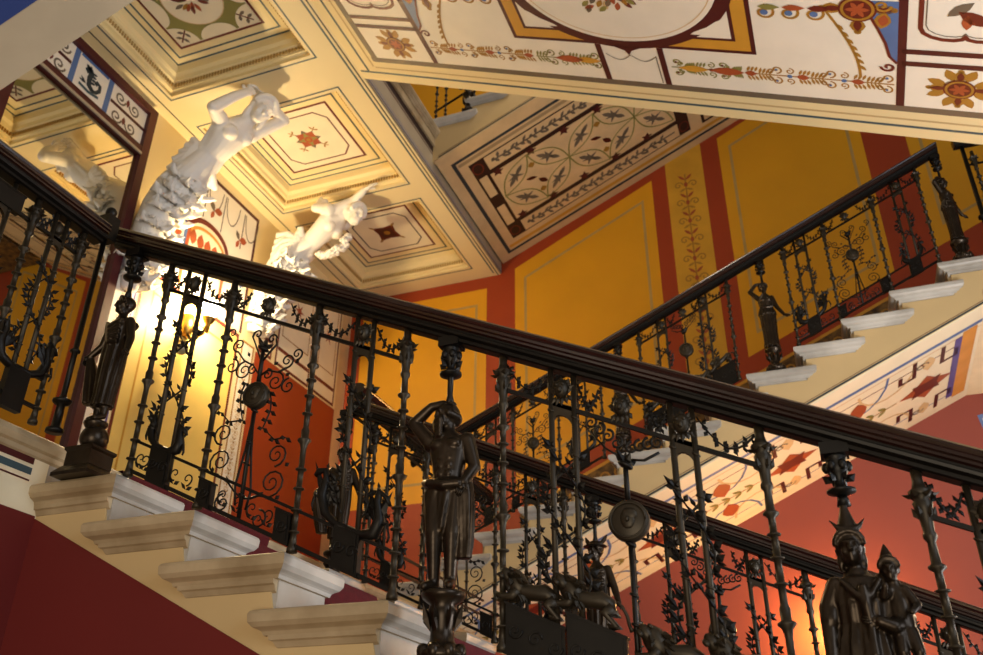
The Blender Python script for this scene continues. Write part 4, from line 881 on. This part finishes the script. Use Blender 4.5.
def fig_silenus():
    b_ = MB(); torso_m(b_); head(b_, (-.005, -.005, .945), RZ(-.75), 1.08, True, 'bald')
    limb(b_, [(-.105, 0, .80), (-.205, -.01, .925), (-.10, -.02, 1.005), (-.03, -.015, 1.015)], [.044, .036, .027, .024])
    limb(b_, [(.112, .0, .79), (.155, .0, .635), (.118, -.055, .54)], [.043, .034, .025])
    limb(b_, [(-.05, 0, .50), (-.045, -.045, .29), (-.055, -.005, .05)], [.078, .046, .030]); limb(b_, [(.055, 0, .50), (.045, -.02, .28), (.03, .01, .05)], [.078, .046, .030])
    limb(b_, [(-.055, .0, .04), (-.075, -.075, .018)], [.030, .022]); limb(b_, [(.03, .01, .04), (.055, -.06, .018)], [.030, .022])
    robe(b_, [(.57, .100, .078, 0, 0), (.545, .112, .086, 0, 0), (.50, .114, .086, 0, 0), (.43, .108, .084, -.008, 0), (.37, .102, .080, -.014, 0), (.31, .090, .074, -.018, 0), (.27, .072, .062, -.028, 0)], 9, .11)
    b_.tube([(-.122, -.02, .57), (-.07, -.080, .545), (.02, -.09, .525), (.09, -.072, .53), (.122, .0, .56)], [.020, .024, .028, .027, .020], 'bronze', 10)
    robe(b_, [(.56, .045, .045, .105, -.02), (.48, .05, .045, .11, -.02), (.36, .048, .042, .112, -.01), (.24, .042, .036, .112, 0), (.155, .034, .03, .108, 0)], 6, .16, 40)
    out = remeshed(scaled(b_, H), .0034, 'bronze'); f_ = MB(); hand(f_, (-.04, -.015, 1.015), (1, 0, .12), (0, -.5, 1), .085, curl=.7); hand(f_, (.116, -.06, .54), (-.3, -.25, -.9), (.3, -1, .2)); scaled(f_, H)
    out.add(f_.v, f_.f, 'bronze', True); return out
def fig_robed(hat=False):
    b_ = MB(); torso_f(b_); head(b_, (0, -.005, .94), RZ(-.45), 1.0, False, 'cap')
    robe(b_, [(.80, .10, .058, 0, 0), (.74, .112, .075, 0, -.005), (.64, .100, .074, 0, 0), (.55, .100, .076, 0, 0), (.44, .098, .078, 0, 0), (.32, .090, .074, 0, 0), (.20, .082, .068, 0, 0), (.12, .084, .070, 0, 0)], 13, .09, 84)
    limb(b_, [(-.095, 0, .785), (-.155, .0, .64), (-.235, -.035, .55)], [.038, .031, .022]); limb(b_, [(.095, 0, .785), (.155, -.01, .63), (.205, -.055, .50)], [.038, .031, .022])
    # shawl over the shoulders, a length of it gathered in the hand
    for t in range(5): b_.tube([(-.100 + .008 * t, -.042 - .004 * t, .80 - .018 * t), (-.02 + .01 * t, -.078, .735 - .034 * t), (.082, -.056, .785 - .045 * t)], .019, 'bronze', 8)
    b_.tube([(-.1, .05, .78), (0, .075, .76), (.1, .05, .78)], [.03, .035, .03], 'bronze', 8)
    robe(b_, [(.56, .024, .026, -.232, -.02), (.50, .036, .040, -.222, -.01), (.38, .050, .048, -.195, 0), (.26, .052, .048, -.165, .0), (.17, .046, .045, -.145, 0)], 7, .2, 48)
    for g in (-1, 1): limb(b_, [(g * .032, 0, .14), (g * .034, .0, .05), (g * .036, -.055, .018)], [.034, .026, .020])
    if hat:
        b_.lathe([(.01, 0), (.105, .004), (.10, .012), (.06, .018), (.045, .05), (.01, .06)], 'bronze', (0, -.01, .975), 16)
        for g in (-1, 1): b_.tube([(g * .045, 0, 1.0), (g * .08, .01, 1.04), (g * .10, .02, 1.08)], [.018, .02, .006], 'bronze', 7)
    out = remeshed(scaled(b_, H), .0034, 'bronze'); f_ = MB(); hand(f_, (-.235, -.035, .555), (-.2, -.3, -.9), (-1, -.2, 0)); hand(f_, (.203, -.055, .505), (.5, -.5, -.6), (1, 0, .4)); scaled(f_, H)
    out.add(f_.v, f_.f, 'bronze', True); return out
def fig_maiden(bun=False):
    b_ = MB(); torso_f(b_); head(b_, (-.005, -.005, .94), RZ(.35), .98, False, 'bun')
    limb(b_, [(-.092, 0, .79), (-.185, .0, .90), (-.10, -.01, 1.0), (-.035, -.01, 1.01)], [.036, .030, .023, .020])
    limb(b_, [(.09, 0, .785), (.135, -.01, .63), (.215, -.03, .49)], [.036, .030, .021])
    b_.tube([(.20, -.03, .50), (.25, -.05, .47), (.29, -.06, .455)], [.016, .02, .012], 'bronze', 8)
    robe(b_, [(.80, .09, .055, 0, 0), (.73, .10, .075, 0, -.004), (.64, .084, .064, 0, 0), (.57, .108, .080, 0, 0), (.52, .118, .088, 0, 0), (.50, .104, .078, 0, 0), (.38, .10, .076, 0, 0), (.24, .093, .072, 0, 0), (.12, .092, .072, 0, 0), (.02, .102, .080, 0, 0)], 15, .075, 84)
    b_.tube([(-.09, -.06, .62), (0, -.075, .61), (.09, -.06, .62)], [.014, .016, .014], 'bronze', 8)
    for g in (-1, 1): limb(b_, [(g * .04, -.03, .03), (g * .05, -.095, .016)], [.028, .018])
    out = remeshed(scaled(b_, H), .0034, 'bronze'); f_ = MB(); hand(f_, (-.05, -.01, 1.01), (1, 0, .1), (0, -.5, 1), .075, curl=.7); hand(f_, (.21, -.03, .50), (.6, -.3, -.7), (.5, -1, 0), .075); scaled(f_, H)
    out.add(f_.v, f_.f, 'bronze', True); return out
def fig_mother():
    b_ = MB(); torso_f(b_); head(b_, (-.01, -.005, .94), RZ(-.12), 1.05, False, 'long')
    # crescent and tall crown
    b_.tube([(-.080, -.03, 1.065), (-.05, -.04, 1.025), (-.006, -.045, 1.012), (.038, -.04, 1.025), (.068, -.03, 1.065)], [.004, .012, .016, .012, .004], 'bronze', 8)
    b_.lathe([(.006, 0), (.042, .012), (.044, .035), (.030, .075), (.018, .115), (.012, .15), (.01, .16)], 'bronze', (-.006, -.01, 1.0), 14)
    robe(b_, [(.815, .085, .055, 0, 0), (.77, .112, .074, 0, 0), (.70, .116, .082, 0, -.004), (.62, .11, .080, 0, 0), (.54, .135, .096, 0, 0), (.44, .15, .104, 0, 0), (.30, .155, .108, 0, 0), (.15, .155, .108, 0, 0), (.0, .16, .115, 0, 0)], 15, .07, 90)
    limb(b_, [(-.095, 0, .785), (-.13, .01, .70), (-.138, .0, .645)], [.042, .046, .042]); limb(b_, [(-.145, 0, .66), (-.15, -.01, .56), (-.165, -.05, .43)], [.034, .031, .022])
    limb(b_, [(.105, 0, .79), (.155, -.01, .64), (.09, -.09, .60), (.04, -.10, .62)], [.048, .042, .03, .024])
    b_.tube([(0, -.085, .77), (0, -.095, .70), (.005, -.09, .60), (0, -.095, .48)], [.018, .024, .018, .022], 'bronze', 8)
    for g in (-1, 1): b_.tube([(g * .08, -.06, .80), (g * .03, -.09, .73), (0, -.095, .70)], [.012, .014, .014], 'bronze', 8)
    # child held on the arm
    c = V((.135, -.035, .70)); limb(b_, [c + V((0, 0, -.10)), c, c + V((-.005, 0, .07))], [.05, .046, .032]); head(b_, c + V((-.01, -.005, .135)), RZ(-.2), .72)
    b_.lathe([(.038, 0), (.032, .02), (.012, .065), (.002, .085)], 'bronze', tuple(c + V((-.012, 0, .165))), 12)
    limb(b_, [c + V((.03, -.02, .05)), c + V((.06, -.04, -.02)), c + V((.03, -.08, -.05))], [.022, .02, .014]); limb(b_, [c + V((-.03, -.02, .05)), c + V((-.06, -.05, .02)), c + V((-.05, -.075, .06))], [.02, .017, .013])
    for g in (-1, 1): limb(b_, [c + V((g * .02, -.02, -.12)), c + V((g * .03, -.06, -.2)), c + V((g * .025, -.04, -.30))], [.032, .024, .016])
    out = remeshed(scaled(b_, H), .0034, 'bronze'); f_ = MB(); hand(f_, (-.165, -.05, .435), (-.1, -.2, -1), (-1, 0, 0)); hand(f_, (.05, -.10, .62), (-1, -.1, .2), (0, -1, 0)); scaled(f_, H)
    out.add(f_.v, f_.f, 'bronze', True); return out
FIG = {}
def statuette(x, y, zs, zstep, kind, label, yaw=0., ball=False, group=None):
    """zs: height of the slope line here, zstep: the tread it stands on"""
    t = empty('statuette', (x, y, zstep), label, 'statuette', group)
    k_ = .935 if ball else 1.; feet = zs + (.126 if ball else .08); hd = feet + H * k_ * (1.14 if kind == 'mother' else 1.01)
    if kind not in FIG:
        b_ = {'silenus': fig_silenus, 'robed': fig_robed, 'maiden': fig_maiden, 'mother': fig_mother, 'traveller': lambda: fig_robed(True)}[kind]()
        o = b_.build('figure', t, origin=(0, 0, 0)); FIG[kind] = o; o.location = V((x, y, feet)) - V(t['org'])
    else: o = place(FIG[kind], t, (x, y, feet))
    o.rotation_euler = (0, 0, yaw); o.scale = (k_, k_, k_)
    b_ = MB(); h = feet - zstep
    if ball:
        b_.loops([[(x + sx * r, y + sy * r, zstep + z) for sx, sy in ((-1, -1), (1, -1), (1, 1), (-1, 1))] for r, z in ((.075, 0), (.075, .012), (.062, .03), (.052, .04), (.052, .088), (.058, .095), (.058, .104))], 'bronze')
        b_.ball((x, y, zstep + .104 + .043), .047, 'bronze', 14); b_.lathe([(.020, .165), (.034, .185), (.040, .194), (.040, .2015), (.03, .2022)], 'bronze', (x, y - .008, zstep), 14)
        b_.build('pedestal', t)
    else:
        b_.lathe([(.05, 0), (.062, .01), (.062, .022), (.045, .035), (.032, .05), (.030, h * .45), (.036, h * .6), (.040, h * .72), (.034, h * .8), (.054, h - .02), (.058, h - .012), (.058, h - .003), (.05, h)], 'bronze', (x, y, zstep), 16)
        for k in range(8):
            a = k * PI / 4; b_.leaf((x + .032 * math.cos(a), y + .032 * math.sin(a), zstep + h * .42), (math.cos(a) * .35, math.sin(a) * .35, 1), .013, h * .42, 'bronze', ref=(-math.sin(a), math.cos(a), 0))
            b_.ball((x + .05 * math.cos(a), y + .05 * math.sin(a), zstep + .022), (.018, .018, .022), 'bronze', 6)
        b_.build('pedestal', t)
    b_ = MB(); z0 = zs
    b_.box((x - .032, y - .03, z0 + .795), (x + .032, y + .03, z0 + .825), 'iron')
    b_.lathe([(.016, hd - z0 - .005), (.0085, hd - z0 + .03), (.0085, .695), (.016, .70), (.033, .706), (.033, .712), (.014, .718), (.012, .735), (.022, .752), (.028, .768), (.022, .782), (.026, .788), (.026, .797)], 'iron', (x, y, z0), 14)
    for k in range(6):
        a = k * PI / 3; b_.ball((x + .024 * math.cos(a), y + .024 * math.sin(a), z0 + .768), (.011, .011, .014), 'iron', 6); b_.leaf((x + .014 * math.cos(a), y + .014 * math.sin(a), z0 + .73), (math.cos(a), math.sin(a), .8), .012, .03, 'iron', ref=(-math.sin(a), math.cos(a), 0))
    b_.build('capital', t)
    return t
zl = lambda x: -S * x
statuette(-.165, .035, zl(-.165), 0, 'robed', 'dark bronze robed statuette gathering its cloak, on a ball pedestal beside the landing corner', -.15, True)
statuette(1.14, .05, zl(1.14), -4 * RISE, 'silenus', 'bearded bare-chested bronze statuette raising one arm, in front of the yellow panel', 0)
statuette(2.15, .05, zl(2.15), -7 * RISE, 'mother', 'bronze mother statuette with crescent crown and child, at the lower right of the picture', .12)
statuette(-.155, 1.65, zl(-.155), 0, 'robed', 'robed bronze statuette on the far balustrade near the red dado', .4)
statuette(1.15, 1.65, zl(1.15), -4 * RISE, 'traveller', 'cloaked bronze statuette in a winged hat, behind the round medallion', -.2)
statuette(2.16, 1.65, zl(2.16), -7 * RISE, 'maiden', 'bronze statuette on the far balustrade hidden behind the crowned mother', 0)
zc = lambda x: 1.72 + S * (x - 1.764)
statuette(.87, 3.72, zc(.87), 1.72 - 3 * RISE, 'maiden', 'lowest bronze maiden on the return flight, half hidden below the near handrail', .3)
statuette(1.967, 3.72, zc(1.967), 1.72, 'maiden', 'bronze maiden with a raised arm halfway up the return flight', .15)
statuette(3.28, 3.72, 2.34 + .07, 2.34, 'maiden', 'bronze maiden with a raised arm at the top end of the return flight', .9)

# ------------------------------------------------------------------ white caryatids under the ceiling beams
PM = 'plaster_statue'
def acanthus(b_, spine, rad, rows, fwd, w0=.15):
    """big curling leaves in rows over a tapering bracket"""
    b_.tube(spine, rad, PM, 14, ref=(0, 1, 0))
    n = len(spine) - 1; side = V((0, 1, 0))
    for i in range(rows):
        t = (i + .3) / rows * n; k = min(int(t), n - 1); p = V(spine[k]).lerp(V(spine[k + 1]), t - k); r = rad[k] + (rad[k + 1] - rad[k]) * (t - k)
        ax = (V(spine[k + 1]) - V(spine[k])).normalized(); out0 = (V(fwd) - ax * V(fwd).dot(ax)).normalized()
        for j in range(5):
            a = (j - 2) * .62 + (.3 if i % 2 else 0); o = out0 * math.cos(a) + side * math.sin(a); s2 = ax.cross(o).normalized()
            L = w0 * random.uniform(1.25, 1.75); W = w0 * random.uniform(.5, .66); G = []; tw = random.uniform(-.25, .25); ph = random.uniform(0, 6)
            for q in range(13):
                u = q / 12; c = p + o * (r * .88 + L * .36 * u * u + .015) + ax * (L * (.95 * u - .55 * u ** 3 - .25)) + s2 * (tw * L * u)
                if u > .72: c -= ax * L * (u - .72) * .9; c += o * L * (u - .72) * .35
                w = W * math.sin(PI * min(1, .16 + .82 * u)) * (.72 + .28 * abs(math.sin(4.5 * PI * u))); row = []
                for k2 in range(9):
                    vv = (k2 - 4) / 4; ruf = .020 * math.sin(9 * PI * u + ph) * vv * vv + .014 * math.cos(3 * PI * vv) * (1 - u * .5)
                    row.append(c + s2 * (w * vv) + o * (.03 * (1 - vv * vv) + ruf) + ax * (.02 * vv * vv * math.sin(9 * PI * u)))
                G.append(row)
            for g in (0, -.012): b_.loops([[v + o * g for v in row] for row in G], PM, True, False, False)
def caryatid(label, parts, spine, rad, rows, group=None):
    base = V(spine[-1]); t = empty('caryatid', base, label, 'statue', group)
    body = MB(); extra = MB(); parts(body, extra)
    o = remeshed(body, .0085, PM, 2); o.add(extra.v, extra.f, PM, True); o.build('figure', t)
    b_ = MB(); acanthus(b_, spine, rad, rows, (1, 0, -.35)); b_.build('acanthus_bracket', t); return t
def lookm(f, u):
    """rotation whose -y axis looks along f"""
    f = V(f).normalized(); y_ = -f; z_ = (V(u) - y_ * V(u).dot(y_)).normalized(); x_ = y_.cross(z_); return Matrix((x_, y_, z_)).transposed()
def cary1(b_, e):
    w = V((.03, .185, .055)); d = V((.66, 0, -.75))
    loft(b_, [((-2.36, 2.35, 3.44), (0, .15, .03), d * .13), ((-2.24, 2.35, 3.56), (0, .17, .04), d * .15), ((-2.15, 2.35, 3.64), (0, .155, .04), d * .135), ((-2.06, 2.345, 3.72), w * .68, d * .105), ((-1.98, 2.34, 3.79), w * .78, d * .115), ((-1.90, 2.335, 3.87), w * .95, d * .12), ((-1.855, 2.335, 3.925), w * .98, d * .105), ((-1.81, 2.34, 3.965), w * .55, d * .08), ((-1.765, 2.34, 4.0), w * .32, d * .058), ((-1.71, 2.345, 4.035), w * .29, d * .054)])
    b_.ball((-1.845, 2.25, 3.81), (.070, .070, .062), PM); b_.ball((-1.825, 2.41, 3.865), (.070, .070, .062), PM)
    b_.ball((-1.885, 2.155, 3.885), .068, PM); b_.ball((-1.845, 2.515, 3.995), .068, PM)
    limb(b_, [(-1.885, 2.155, 3.885), (-1.80, 1.975, 3.82), (-1.70, 2.06, 3.97), (-1.655, 2.13, 4.06)], [.066, .052, .042, .034])
    limb(b_, [(-1.845, 2.515, 4.0), (-1.62, 2.615, 4.165), (-1.65, 2.42, 4.20), (-1.668, 2.34, 4.22)], [.066, .050, .040, .034])
    head(b_, (-1.645, 2.345, 4.075), lookm((.68, -.32, -.66), (.5, 0, .86)), 1.72, False, 'long')
    # drapery round the hips and over the shoulder
    for k in range(7): b_.tube([(-2.06, 2.22 + .02 * k, 3.715 - .02 * k), (-2.15, 2.36 + .03 * k, 3.60 - .01 * k), (-2.22, 2.52, 3.60)], .032, PM, 8)
    for k in range(5): b_.tube([(-1.90 + .01 * k, 2.16 + .012 * k, 3.89 - .01 * k), (-2.0 + .012 * k, 2.20 + .014 * k, 3.80 - .012 * k), (-2.10, 2.235 + .014 * k, 3.70 - .012 * k), (-2.2, 2.23 + .02 * k, 3.60)], [.028, .026, .028, .024], PM, 8)
    for q, k in enumerate([(-2.165, 3.79), (-2.215, 3.735), (-2.265, 3.68), (-2.31, 3.61), (-2.35, 3.53), (-2.38, 3.44)]): b_.tube([(-2.08, 2.26, 3.68), ((-2.08 + k[0]) / 2, 2.215, (3.69 + k[1]) / 2), (k[0], 2.2, k[1])], [.030, .036, .030 + .006 * (q % 2)], PM, 8)
    hand(e, (-1.655, 2.13, 4.06), (.1, .6, .75), (1, -.3, .2), .17, PM); hand(e, (-1.668, 2.34, 4.215), (-.1, -1, .1), (.4, 0, 1), .17, PM)
caryatid('white plaster caryatid with both arms raised to her head, next to the mirror', cary1, [(-2.26, 2.35, 3.56), (-2.38, 2.35, 3.44), (-2.48, 2.35, 3.28), (-2.56, 2.35, 3.05), (-2.61, 2.35, 2.8), (-2.62, 2.35, 2.55)], [.15, .16, .15, .13, .11, .06], 8)
def cary2(b_, e):
    w = V((0, .16, .03)); d = V((.56, 0, -.82))
    loft(b_, [((-2.36, 3.88, 3.62), (0, .15, 0), d * .13), ((-2.24, 3.89, 3.73), (0, .16, 0), d * .14), ((-2.16, 3.9, 3.79), (0, .15, 0), d * .125), ((-2.08, 3.9, 3.85), w * .72, d * .10), ((-1.99, 3.9, 3.93), w * .82, d * .105), ((-1.90, 3.9, 4.01), w, d * .11), ((-1.84, 3.9, 4.06), w, d * .095), ((-1.79, 3.9, 4.085), w * .55, d * .075), ((-1.74, 3.9, 4.10), w * .34, d * .055), ((-1.69, 3.9, 4.09), w * .31, d * .052)])
    b_.ball((-1.86, 3.83, 3.945), (.065, .06, .06), PM); b_.ball((-1.86, 3.97, 3.945), (.065, .06, .06), PM)
    b_.ball((-1.83, 3.745, 4.07), .062, PM); b_.ball((-1.82, 4.04, 4.09), .062, PM)
    limb(b_, [(-1.82, 3.80, 4.09), (-1.64, 3.86, 4.195), (-1.53, 3.82, 4.235), (-1.49, 3.80, 4.25)], [.060, .047, .036, .030])
    limb(b_, [(-1.84, 3.745, 4.075), (-1.955, 3.71, 4.09), (-1.90, 3.77, 4.19)], [.055, .044, .036])
    head(b_, (-1.635, 3.9, 4.065), lookm((.93, -.22, -.28), (.25, 0, .95)), 1.6, False, 'cap')
    for k in range(7): b_.tube([(-2.12 - .02 * k, 3.74, 3.93 - .04 * k), (-2.13, 3.82 + .02 * k, 3.78 - .02 * k), (-2.2, 3.95 + .02 * k, 3.70 - .015 * k), (-2.26, 4.06, 3.74)], .032, PM, 8)
    for k in range(6): b_.tube([(-2.12, 3.78, 3.80), (-2.25 - .01 * k, 3.74 + .01 * (k % 2), 3.88 - .035 * k), (-2.36 - .008 * k, 3.75, 3.90 - .075 * k), (-2.40 - .01 * k, 3.80, 3.80 - .08 * k)], [.028, .036, .038, .022], PM, 8)
    hand(e, (-1.49, 3.80, 4.245), (.8, -.25, .1), (.1, -.6, .8), .17, PM, .1); hand(e, (-1.92, 3.74, 4.18), (-.3, .2, .4), (0, -1, 0), .14, PM)
t2 = caryatid('white plaster caryatid with one arm stretched out and a flower garland, farther from the mirror', cary2, [(-2.26, 3.88, 3.70), (-2.36, 3.88, 3.58), (-2.46, 3.88, 3.40), (-2.54, 3.88, 3.15), (-2.58, 3.88, 2.95)], [.16, .16, .15, .12, .07], 7)
b_ = MB()
for k in range(16):
    t = k / 15; c = V((-1.70, 3.95, 3.84)).lerp(V((-1.98, 3.92, 3.70)), t) + V((random.uniform(-.02, .02), random.uniform(-.03, .03), -.05 * math.sin(PI * t)))
    b_.ball(c, random.uniform(.028, .042), PM, 6)
    for j in range(5): b_.ball(c + V((.03 * math.cos(j * 1.256), .03 * math.sin(j * 1.256), -.012)), (.02, .02, .014), PM, 5)
b_.build('flower_garland', t2)
# lamps
t = empty('wall_lamp', (XW, 3.07, 2.55), 'brass bracket lamp with a glowing globe on the yellow wall field', 'lamp')
b_ = MB(); b_.lathe([(.05, -.1), (.06, 0), (.05, .1)], 'brass', (XW + .02, 3.07, 2.6), 12); b_.tube([(XW + .01, 3.07, 2.58), (-2.56, 3.07, 2.46), (-2.46, 3.07, 2.50), (-2.42, 3.07, 2.60)], .014, 'brass', 8); b_.lathe([(.012, -.12), (.02, -.05), (.05, 0), (.055, .02), (.03, .025)], 'brass', (-2.42, 3.07, 2.62), 14); b_.build('bracket', t)
b_ = MB(); b_.ball((-2.42, 3.07, 2.735), (.07, .07, .085), 'glass_lamp', 12); gl = b_.build('globe', t); gl.visible_shadow = True
b_ = MB(); b_.ball((-2.52, 2.93, 2.30), (.055, .055, .05), 'smoke_glass', 10); b_.tube([(-2.52, 2.93, 2.34), (-2.60, 2.95, 2.42), (XW + .01, 3.0, 2.5)], .008, 'brass', 6); b_.build('lower_shade', t)
t = empty('wall_lamp', (2.03, 5.27, .2), 'small glowing wall lamp low on the red wall, behind the crowned statuette', 'lamp')
b_ = MB(); b_.ball((2.05, 5.0, .24), (.045, .045, .07), 'bulb', 10); b_.build('bulb', t)
b_ = MB(); b_.lathe([(.03, -.12), (.05, -.10), (.05, -.07), (.02, -.06)], 'brass', (2.05, 5.0, .24), 10); b_.tube([(2.05, 5.26, .12), (2.05, 5.1, .08), (2.05, 5.0, .13)], .012, 'brass', 6); b_.build('bracket', t)
statuette(-.45, 3.84, 5.08, 4.92, 'robed', 'dark statuette of the topmost flight, its foot just visible in the ceiling gap', .2)

# ------------------------------------------------------------------ lights and camera
def lamp(name, typ, loc, energy, col, size=.1, rot=None, aim=None, size_y=None, spread=None):
    l = bpy.data.lights.new(name, typ); l.energy = energy; l.color = col
    if typ == 'AREA':
        l.size = size
        if size_y: l.shape = 'RECTANGLE'; l.size_y = size_y
    elif typ in ('POINT', 'SPOT'): l.shadow_soft_size = size
    o = bpy.data.objects.new(name, l); C.objects.link(o); o.location = loc
    if aim is not None: o.rotation_euler = (V(aim) - V(loc)).to_track_quat('-Z', 'Y').to_euler()
    return o
WARM = (1, .66, .30); COOL = (.72, .84, 1.0); NEUT = (1, .86, .66)
lamp('window_light', 'AREA', (6.2, -2.5, 1.5), 110, COOL, 2.5, aim=(0, 1.5, 1.2), size_y=3.5)
lamp('foot_fill', 'AREA', (5.0, .85, -.9), 170, (.94, .96, 1), 1.6, aim=(1.2, 1.7, 2.4))  # added fill from below, brightens the top soffit and the step fronts
lamp('hall_fill', 'AREA', (2.5, -6.0, -1.5), 170, NEUT, 3.0, aim=(.8, 2.0, 3.0))  # unseen fill behind the camera, added to lift walls and soffit
lamp('well_fill', 'POINT', (.6, 3.2, 6.6), 110, NEUT, .3)  # added fill, brightens the yellow wall above the ceiling gap
lamp('stair_fill', 'POINT', (3.6, 2.6, .2), 35, (1, .78, .5), .25)  # added fill out of view, lifts the tones inside the stairwell
w = bpy.data.worlds.new('World'); SC.world = w; w.use_nodes = True
w.node_tree.nodes['Background'].inputs[0].default_value = (.9, .72, .5, 1); w.node_tree.nodes['Background'].inputs[1].default_value = .2
cam = bpy.data.cameras.new('Camera'); co = bpy.data.objects.new('Camera', cam); C.objects.link(co); SC.camera = co
cam.sensor_width = 36; cam.lens = 883.4344 / 983 * 36; cam.clip_start = .05; cam.clip_end = 60; cam.dof.use_dof = True; cam.dof.focus_distance = 2.95; cam.dof.aperture_fstop = 4.5
y, pt, r = [math.radians(a) for a in (21.0249, 28.5647, .5133)]
fw = V((-math.sin(y) * math.cos(pt), math.cos(y) * math.cos(pt), math.sin(pt))); rt = V((math.cos(y), math.sin(y), 0)); up = rt.cross(fw)
r2 = rt * math.cos(r) + up * math.sin(r); u2 = up * math.cos(r) - rt * math.sin(r)
M = Matrix((r2, u2, -fw)).transposed().to_4x4(); M.translation = V((2.0983, -2.1111, -.9429)); co.matrix_world = M
SC.view_settings.view_transform = 'Standard'; SC.view_settings.look = 'None'; SC.view_settings.exposure = 0; SC.view_settings.gamma = 1
